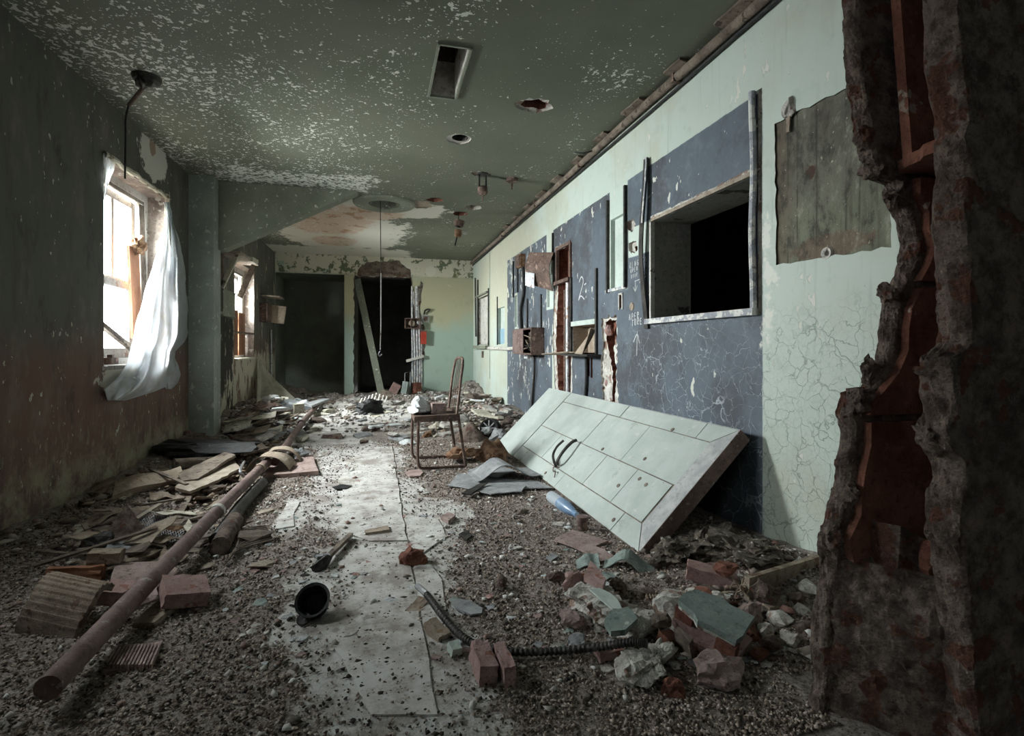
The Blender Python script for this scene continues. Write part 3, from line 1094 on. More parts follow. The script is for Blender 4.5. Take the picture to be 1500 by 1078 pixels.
GC = [(0.475, 0.403, 0.349), (0.054, 0.042, 0.033), (0.173, 0.13, 0.103), (0.282, 0.222, 0.179), (0.411, 0.334, 0.281), (0.119, 0.089, 0.072), (0.324, 0.26, 0.216), (0.541, 0.462, 0.404), (0.205, 0.157, 0.127)]
gravel('roof_gravel', 120000, 1, 1.5, .0028, .0078, 1.05, 5.6, GC, .80, 'loose brown grey gravel strewn across the floor')
gravel('plaster_crumbs', 5200, 2, 1.0, .005, .019, 1.3, 10.2, [(0.62, 0.61, 0.58), (0.50, 0.47, 0.44), (0.34, 0.30, 0.26), (0.66, 0.64, 0.6), (0.12, 0.10, 0.085), (0.3, 0.2, 0.17)], .62, 'small pale crumbs of fallen plaster over the gravel')
gravel('dark_crumbs', 2600, 3, 1.2, .003, .010, 1.3, 5.5, [(0.035, 0.03, 0.027), (0.07, 0.058, 0.05)], .0, 'dark crumbs of dirt on the pale lino', (-.6, .6))
gravel('rubble_bits', 2600, 4, .8, .012, .045, 6.2, 10.25, [(0.5, 0.49, 0.47), (0.33, 0.30, 0.27), (0.2, 0.17, 0.15), (0.58, 0.57, 0.55), (0.13, 0.11, 0.1)], .35, 'broken plaster rubble heaped at the far end', flat=.5)
gravel('wall_foot_rubble', 1500, 5, .9, .010, .040, 2.6, 9.0, [(0.34, 0.28, 0.22), (0.2, 0.16, 0.125), (0.45, 0.41, 0.35), (0.12, 0.09, 0.07), (0.27, 0.2, 0.15)], .2, 'brown rubble banked along the foot of the window wall', (-1.85, -1.0), .45)
gravel('storage_side_rubble', 1300, 6, 1.0, .010, .038, 1.25, 9.0, [(0.32, 0.28, 0.24), (0.2, 0.165, 0.135), (0.5, 0.48, 0.44), (0.12, 0.10, 0.085), (0.36, 0.2, 0.17)], .2, 'mixed rubble banked along the foot of the painted wall', (1.2, 1.85), .45)

# ------------------------------------------------------------------ broken hollow-tile cross wall beside the camera
YF, YN = 1.15, .86
far_px = [(1232, 40), (1236, 100), (1239, 131), (1245, 156), (1247, 186), (1253, 220), (1261, 242), (1272, 264), (1296, 270), (1291, 289), (1304, 311), (1313, 345), (1318, 358), (1309, 398), (1293, 433), (1283, 484), (1279, 532), (1270, 537), (1259, 571), (1229, 575), (1224, 609), (1228, 632), (1219, 700), (1214, 730), (1204, 758), (1198, 785), (1200, 827), (1192, 872), (1186, 919), (1188, 977), (1180, 1046)]
near_px = [(1350, 0), (1354, 100), (1361, 144), (1367, 183), (1363, 233), (1365, 278), (1361, 311), (1365, 380), (1371, 439), (1368, 508), (1340, 525), (1344, 558), (1350, 600), (1338, 620), (1338, 644), (1359, 668), (1365, 702), (1356, 724), (1351, 777), (1361, 800), (1368, 860), (1372, 930), (1378, 1000), (1385, 1078)]


def edge_fn(px, Y):
    P = sorted([(BW(u, v, Y).z, BW(u, v, Y).x) for u, v in px])
    zs, xs = np.array([p[0] for p in P]), np.array([p[1] for p in P])
    return lambda z: float(np.interp(z, zs, xs))


ef, en = edge_fn(far_px, YF), edge_fn(near_px, YN + .075)
rng = random.Random(77)
NZ = 150
XW = XR + .02


def shell(y0, y1, fn, z0, z1, rough, seed, nx_=7, fn2=None):
    """one skin of the broken wall: two flat faces and a rough broken end"""
    r_ = random.Random(seed)
    b_ = MB()
    cols = []
    nz = max(8, int((z1 - z0) / .011))
    for i in range(nz + 1):
        z = z0 + (z1 - z0) * i / nz
        e = fn(z)
        row = [(XW, y0, z)]
        for k in range(nx_):
            t = k / (nx_ - 1)
            bul = -math.sin(t * math.pi) * rough * .5
            jj = (mnoise.fractal(V3((seed * 5, (y0 + (y1 - y0) * t) * 22, z * 14)), .8, 2.1, 5) * 1.3 + r_.uniform(-.25, .25)) * rough
            if fn2:
                e = fn2(z, t)
            row.append((e + bul + jj + (0 if 0 < k < nx_ - 1 else rough * .5), y0 + (y1 - y0) * t, z + r_.uniform(-.006, .006)))
        row.append((XW, y1, z))
        cols.append(row)
    m_ = len(cols[0])
    vs_ = [p for r in cols for p in r]
    fs_ = [(i * m_ + j, i * m_ + (j + 1) % m_, (i + 1) * m_ + (j + 1) % m_, (i + 1) * m_ + j) for i in range(nz) for j in range(m_)]
    fs_ += [tuple(range(m_)), tuple(nz * m_ + j for j in range(m_))]
    b_.add(vs_, fs_)
    return b_


cav0 = .44
bw = thing('wall_broken', None, None, (0, 0, 0), None, 'structure')
shell(YF - .052, YF, ef, -.02, ZC, .009, 5, 11).obj('far_skin', M['plaster_grey'], bw)
shell(YN, YN + .075, en, -.02, ZC, .008, 6, 11).obj('near_skin', M['plaster_grey'], bw)


def mid_edge(z):
    t = ef(z) * .45 + en(z) * .55
    return t


shell(YN + .06, YF - .035, mid_edge, -.02, cav0, .014, 7, 15, lambda z, t: en(z) * (1 - t) + ef(z) * t + max(0, z - .36) * .5 * math.sin(t * 3.14)).obj('mortar_fill', M['plaster_grey'], bw)
# clay webs inside the cavity: back of the hollow, ledges between the tiles
b = MB().box((1.66, (YF + YN) / 2, ZC / 2), (.30, YF - YN - .10, ZC))
b.obj('tile_web', M['terra'], bw)
b = MB()
for z in (1.47,):
    pts = ragged([(1.28, YN + .06), (1.62, YN + .06), (1.62, YF - .06), (1.36, YF - .06)], .03, .008, int(z * 100))
    b.prism([(p[0], p[1], z) for p in pts], (0, 0, .03))
b.obj('tile_ledge', M['terra'], bw)
b = MB().prism([(1.34, YF - .09, 1.49), (1.62, YF - .09, 1.49), (1.62, YF - .09, ZC), (1.36, YF - .09, ZC), (1.30, YF - .09, 1.9)], (0, -.025, 0))
b.obj('tile_face', M['terra'], bw)
for q, (z0, z1) in enumerate(((.44, .80), (.82, 1.16), (1.18, 1.46))):
    e0 = max(ef(z0), ef((z0 + z1) / 2), ef(z1)) + .02
    MB().prism([(ef(z0 + (z1 - z0) * k / 6) + .028 + random.Random(q * 9 + k).uniform(-.01, .01), YF - .054, z0 + (z1 - z0) * k / 6) for k in range(7)] + [(1.62, YF - .054, z1), (1.62, YF - .054, z0)], (0, -.022, 0)).obj('tile_face', M['terra'], bw)
# broken tile pieces caught in the hollow
MB().prism([(1.24, YF - .08, .43), (1.36, YF - .10, .43), (1.33, YF - .10, .50), (1.25, YF - .08, .545)], (.02, -.06, .005)).obj('tile_fragment', M['plaster_grey'], bw)
MB().rock((1.36, YF - .16, .47), (.10, .08, .12), 3, (0, .3, .4)).obj('tile_fragment', M['terra'], bw)
# lumps of mortar stuck to the broken edges
for q, (u, v, Y, s) in enumerate(((1262, 545, YF - .03, .05), (1240, 590, YF - .04, .06), (1230, 720, YF - .05, .05), (1210, 790, YF - .05, .045), (1350, 540, YN + .05, .04), (1348, 635, YN + .05, .045), (1290, 430, YF - .04, .05), (1266, 250, YF - .04, .05), (1300, 290, YF - .04, .045), (1256, 200, YF - .04, .045))):
    p = BW(u, v, Y)
    MB().rock((p.x + s * .5, p.y, p.z), (s * .9, s * .8, s * 1.3), 50 + q, (q, q * 2, q * 3), 3, .9).obj('mortar_lump', M['plaster_grey'], bw)
# ------------------------------------------------------------------ windows: double-hung sashes in deep reveals
def window(n, rect, muntin=True, frost=True):
    y0, y1, z0, z1 = rect
    root = thing('window_%d' % n, None, None, (XL, (y0 + y1) / 2, z0), None, 'structure')
    xo = XL - .20
    f = MB()
    f.box((xo, y0 + .03, (z0 + z1) / 2), (.12, .06, z1 - z0)).box((xo, y1 - .03, (z0 + z1) / 2), (.12, .06, z1 - z0))
    f.box((xo, (y0 + y1) / 2, z1 - .03), (.12, y1 - y0 - .12, .06)).box((xo, (y0 + y1) / 2, z0 + .025), (.14, y1 - y0 - .12, .05))
    f.obj('window_frame', M['white_wood'], root)
    st = MB()
    for yy, s in ((y0 + .075, 1), (y1 - .075, -1)):
        st.box((xo + .045, yy, (z0 + z1) / 2), (.022, .028, z1 - z0 - .11)).box((xo + .005, yy, (z0 + z1) / 2), (.012, .02, z1 - z0 - .11))
    st.box((xo + .045, (y0 + y1) / 2, z1 - .075), (.022, y1 - y0 - .18, .028))
    st.obj('sash_stop', M['sash'], root)
    zm = z0 + (z1 - z0) * .44
    a, c = y0 + .09, y1 - .09
    for (nm, zb, zt, xx, mt) in (('upper_sash', zm - .025, z1 - .09, xo - .02, 'glass'), ('lower_sash', z0 + .05, zm + .025, xo + .022, 'frost' if frost else 'glass')):
        c = y1 - .09 if nm == 'upper_sash' or n != 1 else 5.07
        b_ = MB()
        b_.box((xx, a + .025, (zb + zt) / 2), (.035, .05, zt - zb)).box((xx, c - .035, (zb + zt) / 2), (.035, .07, zt - zb))
        b_.box((xx, (a + c) / 2, zt - .025), (.035, c - a - .1, .06)).box((xx, (a + c) / 2, zb + .04), (.035, c - a - .1, .08))
        sash = b_.obj(nm, M['sash'], root)
        lights = [(a + .05, c - .05)]
        if muntin and nm == 'upper_sash':
            mid = (a + c) / 2 + .06
            MB().box((xx, mid, (zb + zt) / 2 + .005), (.03, .042, zt - zb - .11)).obj('muntin', M['sash'], sash)
            lights = [(a + .05, mid - .021), (mid + .021, c - .06)]
        for l0, l1 in lights:
            MB().box((xx - .004, (l0 + l1) / 2, (zb + zt) / 2 + .005), (.004, l1 - l0, zt - zb - .11)).obj('pane', M[mt], sash)
    return root


w1 = window(1, WIN[0])
w2 = window(2, WIN[1], True, False)
w3 = window(3, WIN[2])
w4_added = window(4, WIN[3])  # unseen window behind the view, added for its sky light
# crumbling plaster bead round the first window
y0, y1, z0, z1 = WIN[0]
pts = [(XL + .012, y0 - .01, z1 + .01)] + [(XL + .014 + random.Random(i).uniform(-.006, .008), y0 + (y1 - y0) * i / 14, z1 + .012 + random.Random(i + 40).uniform(-.010, .010)) for i in range(15)]
MB().tube(pts, [.020 + random.Random(i).uniform(-.006, .008) for i in range(len(pts))], 7).obj('plaster_bead', M['cream'], w1, None, True)
pts = [(XL + .010 + random.Random(i).uniform(-.006, .006), y1 + .012 + random.Random(i + 9).uniform(-.012, .012), z1 + .01 - i * .06) for i in range(8)]
MB().tube(pts, [.024 + random.Random(i).uniform(-.008, .008) for i in range(8)], 7).obj('plaster_bead', M['cream'], w1, None, True)
MB().box((XL - .072, (y0 + y1) / 2, z0 - .012), (.15, y1 - y0 + .04, .028)).obj('window_sill', M['sash'], w1)
y0, y1, z0, z1 = WIN[1]
MB().box((XL - .04, (y0 + y1) / 2, z0 - .012), (.16, y1 - y0 + .04, .028)).obj('window_sill', M['cream'], w2)

# boards leaning in the window openings
b = MB()
p0, p1 = LW(205, 496, XL - .10), LW(205, 366, XL - .12)
b.box(((p0.x + p1.x) / 2, 4.97, (p0.z + p1.z) / 2), (.022, .17, p1.z - p0.z), (.02, -.03, 0))
one('window_board', b, M['wood_brown'], 'reddish brown board standing in the window behind the plastic curtain', 'board')
b = MB()
b.box((XL - .11, 5.12, 1.55), (.02, .10, 1.35), (0.02, -.02, 0))
one('window_lath', b, M['wood_grey'], 'narrow grey lath beside the brown board in the curtained window', 'lath')
# torn burnt rag on top of the brown board
b = MB().rock((XL - .09, 4.98, 1.84), (.10, .17, .16), 4, (0, 0, .3), 3, .9)
one('torn_scrap', b, M['rust_orange'], 'ragged orange brown scrap caught on top of the window board', 'scrap')
b = MB().bar((XL - .12, 4.36, 1.20), (XL - .06, 4.86, .96), .035, .035)
one('window_stick', b, M['wood_grey'], 'grey stick lying slantwise across the frosted lower window pane', 'stick')
b = MB().box((XL - .05, 4.43, .895), (.05, .16, .05), (0, 0, .1)).box((XL - .05, 4.43, .93), (.03, .10, .025), (0, 0, .3))
one('sash_lock', b, M['rust'], 'rusty sash fitting lying on the curtained window sill', 'fitting')
# boards across the second window
bm_ = [(1.44, .86, 7.86), (1.40, .88, 8.30)]
for i, (zt, zb, yc) in enumerate(((1.52, .88, 8.02), (1.50, .88, 8.42))):
    b = MB().box((XL - .11, yc, (zt + zb) / 2), (.02, .36, zt - zb), (0, 0, 0))
    one('window_board', b, M['wood_brown'], 'red brown board closing the lower half of the far window', 'board', 'boards in the far window')
b = MB().box((XL - .04, 8.15, 1.20), (.10, 1.06, .022))
one('window_shelf', b, M['wood_grey'], 'thin grey wooden strip fixed across the far window boards', 'shelf')


# ------------------------------------------------------------------ polythene curtain on the first window
def sheetrows(rows, X, fold, ph, k=9, nu=40, nv=44, bulge=.05):
    vv = [r[0] for r in rows]

    def fn(s, t):
        v = vv[0] + (vv[-1] - vv[0]) * t
        l = np.interp(v, vv, [r[1] for r in rows])
        r = np.interp(v, vv, [r[2] for r in rows])
        a = fold * (.25 + t) * math.sin(s * k + ph + t * 2.5) + fold * .5 * math.sin(s * k * 2.3 + ph * 2 - t * 4)
        a += bulge * math.sin(t * math.pi * .8) * math.sin(s * math.pi) + .012 * (vnoise(np.array([s * 9.]), np.array([t * 14.]), 3)[0] - .5)
        u = l + (r - l) * s
        e = math.sin(v * .13) * .8 + math.sin(v * .4 + 2) * .3
        return LW(u + e * (1 if s > .97 or s < .03 else 0), v, X + .02 + max(a, -.012))
    return MB().grid(fn, nu, nv, 0)


rows = [(296, 239, 247), (310, 243, 251), (325, 243, 254), (351, 236, 262), (377, 228, 269), (400, 220, 271), (428, 212, 273), (452, 205, 275), (491, 195, 275), (505, 192, 267), (513, 191, 258), (530, 187, 256), (545, 178, 254), (558, 168, 251), (570, 157, 240), (578, 154, 212), (587, 158, 182)]
cur = thing('plastic_curtain', 'torn white translucent plastic sheet hanging from the window corner', 'curtain', LW(215, 585, XL + .03))
sheetrows(rows, XL + .01, .035, .5).obj('sheet', M['film'], cur, None, True)
rows = [(552, 180, 200), (560, 165, 212), (570, 155, 210), (580, 155, 190), (586, 157, 175)]
sheetrows(rows, XL + .05, .015, 2, 5, 20, 12, .04).obj('bundled_hem', M['film'], cur, None, True)
rows = [(224, 152, 156), (236, 152, 170), (248, 152, 167), (262, 152, 161), (280, 152, 157), (292, 152, 154)]
sheetrows(rows, XL - .005, .008, 1, 5, 12, 14, .01).obj('torn_corner', M['film'], cur, None, True)
rows = [(520, 252, 255), (535, 250, 261), (548, 244, 264), (560, 238, 262), (570, 244, 252)]
sheetrows(rows, XL - .005, .006, 3, 5, 12, 12, .01).obj('torn_edge', M['film'], cur, None, True)

# second sheet slumped in the far corner below the far window
pA, pB = V3((XL + .02, 8.85, .80)), V3((XL + .03, 9.25, .72))
q = [FL(398, 590, .04), FL(428, 596, .04)]


def fn(s, t):
    a = pA.lerp(pB, s)
    c = V3((XL + .15, 8.0, .10)).lerp(V3((-1.30, 9.0, .10)), s)
    p = a.lerp(c, t)
    p.z = a.z + (c.z - a.z) * (t ** .75)
    p += V3((.035, -.03, .02)) * math.sin(s * 13 + t * 2) * (.3 + t)
    return p


cor = thing('plastic_sheet', 'dusty beige plastic sheet slumped in the corner below the far window', 'plastic sheet', (-1.6, 8.7, 0.05))
MB().grid(fn, 36, 26).obj('sheet', M['film_dull'], cor, None, True)
b = MB()
for i, (u, v, s) in enumerate(((425, 592, .16), (436, 590, .12), (418, 597, .14), (446, 594, .13))):
    p = FL(u, v, .10)
    b.rock(p + V3((0, 0, .02)), (s * 1.6, s * 1.3, s * .8), 80 + i, (0, 0, i), 3, .8)
b.obj('crumpled_end', M['film'], cor, None, True)

# ------------------------------------------------------------------ shelves and boxes on the window wall
sh = thing('bracket_shelf', 'pale wooden shelf on slanting brackets between pilaster and far window', 'shelf', (XL, 7.4, 1.68))
zt = 2.15
MB().box((XL + .12, 7.38, zt), (.24, .96, .03), (0, .0, 0)).obj('shelf_board', M['wood_pale'], sh)
MB().bar((XL + .19, 6.95, zt - .02), (XL + .02, 6.95, 1.72), .05, .05, (0, 1, 0)).obj('bracket', M['cream'], sh)
MB().bar((XL + .20, 7.78, zt - .02), (XL + .02, 7.78, 1.68), .06, .05, (0, 1, 0)).obj('bracket', M['wood_grey'], sh)
MB().box((XL + .02, 6.95, 1.945), (.04, .05, .39)).obj('upright', M['wood_pale'], sh)
MB().box((XL + .22, 7.65, zt + .02), (.06, .42, .06), (0.05, .1, .05)).obj('broken_edge', M['cream'], sh)
b = MB().box((XL + .024, 6.93, 1.53), (.05, .05, .30))
one('wall_batten', b, M['mint_dull'], 'upright pale green batten fixed behind the pilaster', 'batten')
b = MB().box((XL + .011, 7.265, 1.545), (.024, .55, .32)).box((XL + .016, 7.265, 1.70), (.035, .57, .02)).box((XL + .016, 7.265, 1.39), (.035, .57, .02))
one('wall_panel', b, M['mint_dull'], 'grey green panel on the wall under the bracket shelf', 'panel')
b = MB().box((XL + .15, 9.35, 1.83), (.30, .45, .022), (.0, .06, .0))
one('wall_shelf', b, M['wood_pale'], 'small pale shelf sticking out beyond the far window', 'shelf')
bx = thing('wall_box', 'open dark wall box with a pale hinged door beyond the far window', 'box', (XL, 9.5, 1.42))
MB().box((XL + .06, 9.25, 1.56), (.12, .34, .30)).obj('body', M['rust'], bx)
MB().box((XL + .20, 9.44, 1.55), (.26, .02, .30), (0, .12, .15)).obj('door', M['tan'], bx)
b = MB().tube(smoothpath([(XL + .02, 9.9, 1.3), (XL + .02, 9.92, .9), (XL + .03, 9.88, .55), (XL + .03, 9.9, .3)]), .018, 7)
one('corner_conduit', b, M['steel'], 'thin conduit running down the corner beside the dark recess', 'conduit', None, None, True)
# boards clad the wall between pilaster and far window
b = MB().prism([(XL + .001, p[0], p[1]) for p in ragged([(6.30, .08), (7.48, .12), (7.50, 1.36), (6.30, 1.38)], .1, .01, 61)], (.014, 0, 0))
g = G('black_peeling_board')
pl = g.noise(6, 5, .68, g.vec(1, 1.3, .55))
x_, y_, z_ = g.xyz()
c = g.mix(g.sm(.58, .61, pl + g.sm(.7, .0, z_) * .15), (0.028, 0.024, 0.021), (0.42, 0.40, 0.30))
M['peelboard'] = g.out(c, .7, 0, g.noise(30, 5, .7) - pl, .005)
one('peeling_panel', b, M['peelboard'], 'tall panel of black paint peeling to cream beside the pilaster', 'panel', None, (XL, 6.9, .08))

# ------------------------------------------------------------------ ceiling fittings
c0 = CE(215, 113)
fx = thing('hanging_cable', 'black broken ceiling rose with a long dangling cable', 'cable', (c0.x, c0.y, ZC))
MB().lathe((c0.x, c0.y, ZC - .03), [(.001, -.012), (.05, -.012), (.075, .0), (.085, .03), (.001, .032)], (0, 0, 1), 20).rock((c0.x - .01, c0.y - .02, ZC - .05), (.09, .09, .07), 8, (0, 0, 0), 2, .8).obj('ceiling_rose', M['dark_metal'], fx)
k0 = BW(210, 128, c0.y)
k1 = BW(188, 155, c0.y)
k2 = BW(184, 200, c0.y)
k3 = BW(183, 262, c0.y)
MB().tube(smoothpath([(c0.x, c0.y, ZC - .05), k0, k1]), .012, 8).obj('stem', M['rust'], fx, None, True)
MB().tube(smoothpath([k1, BW(184, 175, c0.y), k2, k3]), .006, 6).obj('cable', M['black'], fx, None, True)

# duct collar in the rectangular opening
b = MB()
vx = (vt[0].x + vt[1].x) / 2
vy = vt[0].y - .30
for sx in (-1, 1):
    b.box((vx + sx * .094, vy, ZC + .01), (.015, .65, .05))
b.box((vx, vy + .318, ZC + .01), (.20, .015, .05)).box((vx, vy - .318, ZC + .01), (.20, .015, .05))
dcl = thing('duct_collar', 'rectangular metal collar round the long ceiling duct hole', 'vent', (vx, vy, ZC - .015))
b.obj('collar', M['mint_dull'], dcl)
d_ = MB()
for sx in (-1, 1):
    d_.box((vx + sx * .093, vy, ZC + .62), (.012, .66, .80))
    d_.box((vx, vy + sx * .318, ZC + .62), (.20, .012, .80))
d_.box((vx, vy, ZC + 1.02), (.20, .66, .012)).obj('duct', M['rust'], dcl)

rg = thing('vent_ring', 'round green vent ring set in peeling ceiling above the hanging rod', 'vent', (RING.x, RING.y, ZC - .02))
MB().lathe((RING.x, RING.y, ZC), [(.190, .16), (.190, -.012), (.21, -.026), (.355, -.024), (.372, -.008), (.372, .002)], (0, 0, 1), 48).obj('ring', M['mint_dull'], rg, None, True)
MB().lathe((RING.x, RING.y, ZC + .15), [(.0005, 0), (.19, 0)], (0, 0, 1), 32).obj('back_plate', M['wood_grey'], rg)
r0, r1 = BW(557, 306, RING.y), BW(558, 522, RING.y)
rod = thing('hanging_rod', 'thin pull rod hanging from the round vent into the doorway', 'rod', (r0.x, RING.y, r1.z))
MB().tube([(r0.x, RING.y, ZC + .15), BW(558, 400, RING.y)], .0045, 6).obj('wire', M['dark_metal'], rod, None, True)
MB().tube([BW(558, 400, RING.y), BW(558, 480, RING.y), BW(557, 512, RING.y)], .0065, 8).obj('handle', M['white_wood'], rod, None, True)
p = BW(557, 514, RING.y)
MB().tube(smoothpath([p, p + V3((-.02, 0, -.03)), p + V3((-.01, 0, -.06)), p + V3((.02, 0, -.04))], 4), .008, 6).obj('hook', M['steel'], rod, None, True)

c0 = CE(707, 256)
br = thing('ceiling_bracket', 'dark two-legged lamp bracket hanging from a chipped ceiling hole', 'bracket', (c0.x, c0.y, ZC - .22))
zb = BW(707, 283, c0.y).z
for s in (-1, 1):
    MB().box((c0.x + s * .035, c0.y, (ZC + zb) / 2 + .03), (.016, .02, ZC - zb - .06)).obj('strap', M['dark_metal'], br)
MB().lathe((c0.x, c0.y, zb), [(.001, -.02), (.03, -.018), (.052, .005), (.052, .055), (.03, .07), (.001, .07)], (0, 0, 1), 16).obj('cap', M['rust'], br, None, True)
MB().tube([(c0.x, c0.y, zb - .01), (c0.x, c0.y, zb - .07)], .006, 6).obj('bolt', M['rust'], br)
MB().lathe((c0.x, c0.y, ZC - .004), [(.001, 0), (.06, 0), (.06, .02)], (0, 0, 1), 16).obj('plate', M['dark_metal'], br)  # dark disc put in for the shade inside the open ceiling hole
c1 = CE(750, 262)
fz = thing('ceiling_fitting', 'small rusty pipe fitting on the ceiling beside the lamp bracket', 'fitting', (c1.x, c1.y, ZC - .1))
MB().lathe((c1.x, c1.y, ZC - .03), [(.001, 0), (.06, 0), (.07, .03)], (0, 0, 1), 16).obj('base', M['rust'], fz)
MB().tube([(c1.x, c1.y, ZC - .02), (c1.x, c1.y, ZC - .11)], .009, 8).obj('stub', M['rust'], fz)
b = MB().tube([(c0.x + .06, c0.y, ZC - .012), (c1.x - .04, c1.y, ZC - .012)], .010, 8)
one('ceiling_conduit', b, M['mint_dull'], 'short conduit joining lamp bracket and pipe fitting on ceiling', 'conduit', None, None, True)

c2 = CE(672, 314)
ls = thing('lamp_socket', 'rusty lamp socket dangling below a hole in the ceiling', 'lamp socket', (c2.x, c2.y, ZC - .35))
z1_, z2_, z3_ = (BW(671, v, c2.y).z for v in (324, 340, 360))
MB().tube([(c2.x, c2.y, ZC + .05), (c2.x - .005, c2.y, z1_)], .005, 6).obj('wire', M['black'], ls)
MB().lathe((c2.x, c2.y, z1_ - .045), [(.03, -.03), (.06, -.025), (.075, .05), (.07, .052), (.055, -.01), (.001, -.012)], (.15, 0, 1), 16).obj('cup', M['rust'], ls, None, True)
MB().lathe((c2.x - .01, c2.y, z2_ - .02), [(.001, -.05), (.035, -.048), (.05, -.02), (.045, .03), (.05, .05), (.001, .052)], (.1, 0, 1), 16).obj('socket', M['rust_orange'], ls, None, True)
MB().tube([(c2.x - .02, c2.y, z2_ - .05), (c2.x - .05, c2.y, z3_)], .010, 8).obj('stem', M['black'], ls)
MB().rock((c2.x + .07, c2.y, z2_ - .005), (.10, .03, .05), 9, (0, .3, 0), 2).obj('paint_flake', M['plaster'], ls)

# pipe along the ceiling and wall junction
b = MB().tube([(XR - .035, y, ZC - .045 + .006 * math.sin(y * 2.1)) for y in np.linspace(-2.7, YB, 40)], .030, 10)
cp = thing('ceiling_pipe', 'long grey conduit running along the top of the painted wall', 'pipe', (XR - .035, 4, ZC - .08))
b.obj('pipe', M['wood_grey'], cp, None, True)
for y in (2.9, 4.5, 5.9, 7.6):
    MB().box((XR - .03, y, ZC - .04), (.075, .03, .075)).obj('clamp', M['rust'], cp)
MB().tube(smoothpath([(XR - .015, -2.7, ZC - .10), (XR - .02, 2, ZC - .095), (XR - .015, 3.2, ZC - .10), (XR - .02, 6, ZC - .09), (XR - .015, YB, ZC - .095)], 10), .012, 6).obj('cable', M['black'], cp, None, True)
b = MB().tube(smoothpath([(XR - .05, RW(877, 200).y, ZC - .04), (XR - .14, RW(877, 200).y, ZC - .07), (XR - .2, RW(877, 200).y + .05, ZC - .05)]), .006, 6)
one('wire_end', b, M['black'], 'loose black wire end sticking out of the ceiling conduit', 'wire', None, None, True)
# loose plaster strips along the joint
for i in range(10):
    y = 2.3 + i * .55
    MB().box((XR - .075, y, ZC - .012), (.06, .16 + .1 * random.Random(i).random(), .016), (0, .2, .05)).obj('joint_strip', M['wood_grey'], cp)
# ------------------------------------------------------------------ service opening in the painted wall
y0, y1, z0, z1 = SW
so = thing('service_window_frame', 'worn grey frame of the dark service opening in the navy wall', 'window frame', (XR, (y0 + y1) / 2, z0))
MB().box((XR - .012, (y0 + y1) / 2 + .01, z0 - .016), (.05, y1 - y0 + .10, .035)).obj('sill', M['grey_trim'], so)
pts = [(XR - .018, y0 - .022 + .006 * math.sin(z * 9), z) for z in np.linspace(z0 - .035, 2.30, 24)]
MB().tube(pts, .017, 8).obj('near_post', M['grey_trim'], so, None, True)
MB().box((XR - .004, (y0 + y1) / 2, z1 + .012), (.03, y1 - y0, .022)).obj('head_bead', M['wood_pale'], so)
MB().box((XR - .004, y1 + .008, (z0 + z1) / 2), (.03, .018, z1 - z0)).obj('far_bead', M['white_wood'], so)
# warped grey strip at the far side of the opening, its gap shade as a dark strip
yb = 3.33
pa = [(XR - .010 - .030 * math.sin((z - 1.1) * 2.2) ** 2, yb + .02 * math.sin(z * 5), z) for z in np.linspace(1.13, 2.34, 22)]


def strip(pa, wdt, th=.006):
    return MB().grid(lambda s, t: V3(pa[min(int(round(t * (len(pa) - 1))), len(pa) - 1)]) + V3((0, (s - .5) * wdt, 0)), 1, len(pa) - 1, th)


strip(pa, .055, .008).obj('strip_and_gap_shade', M['dark_metal'], so)  # dark strip put in as the shadow gap behind the warped strip
pa2 = [(x - .012, y - .022, z) for x, y, z in pa if z > 1.85]
strip(pa2, .018, .006).obj('strip_and_gap_shade', M['grey_trim'], so)
# torn plaster along the lintel
b = MB()
for i in range(16):
    r_ = random.Random(i + 5)
    b.rock((XR - .001, y0 + .03 + i * .062, z1 + .028 + r_.uniform(-.004, .006)), (.010, .11 + r_.random() * .06, .022), i, (r_.uniform(-.1, .1), 0, 0), 2, .8)
b.obj('lintel_crumbs', M['plaster'], so)

# ------------------------------------------------------------------ fixtures along the navy wall
# rusty switch box with half-open lid
e0, e1 = 5.66, 6.46
eb = thing('switch_box', 'rusty steel switch box with wires on the navy wall', 'switch box', (XR - .1, 6.1, .92))
b = MB()
D = .16
b.box((XR - .006, 6.07, 1.065), (.012, .74, .30)).box((XR - D / 2, e1 - .03, 1.065), (D, .02, .30)).box((XR - D / 2, e0 + .05, 1.065), (D, .02, .30))
b.box((XR - D / 2, 6.07, 1.215), (D, .76, .02)).box((XR - D / 2, 6.07, .915), (D, .76, .02))
b.obj('body', M['rust'], eb)
lid_ = MB().box((XR - D - .01, 6.24, 1.065), (.012, .40, .30), (0, 0, .06)).obj('lid', M['pipe_rust'], eb)
MB().lathe((XR - D - .02, 6.38, 1.08), [(.001, 0), (.025, 0), (.03, .02)], (1, 0, 0), 10).obj('knob', M['rust'], lid_)
MB().box((XR - .05, 5.98, 1.065), (.06, .22, .22)).obj('insulator_block', M['wood_grey'], eb)
for i in range(6):
    r_ = random.Random(i + 2)
    MB().tube(smoothpath([(XR - .06, 6.1 + r_.uniform(-.1, .1), 1.0 + r_.uniform(-.05, .15)), (XR - .15, 6.0 + r_.uniform(-.15, .15), 1.06 + r_.uniform(-.1, .1)), (XR - .10, 5.85 + r_.uniform(-.1, .1), 1.0 + r_.uniform(-.06, .12))], 6), .006, 5).obj('wire', M['tan'] if i % 2 else M['black'], eb)
MB().box((XR - .02, 6.35, .88), (.04, .16, .06)).obj('paper_tag', M['chalk'], eb)
b = MB().tube(smoothpath([(XR - .02, 6.62, 1.22), (XR - .03, 6.62, 1.5), (XR - .02, 6.5, 1.75), (XR - .02, 6.55, 2.1)], 8), .022, 8)
one('thick_cable', b, M['black'], 'thick black cable rising from the switch box', 'cable', None, None, True)
cb = thing('junction_box', 'small orange rusted junction box above the black cable', 'box', (XR - .03, 6.6, 2.08))
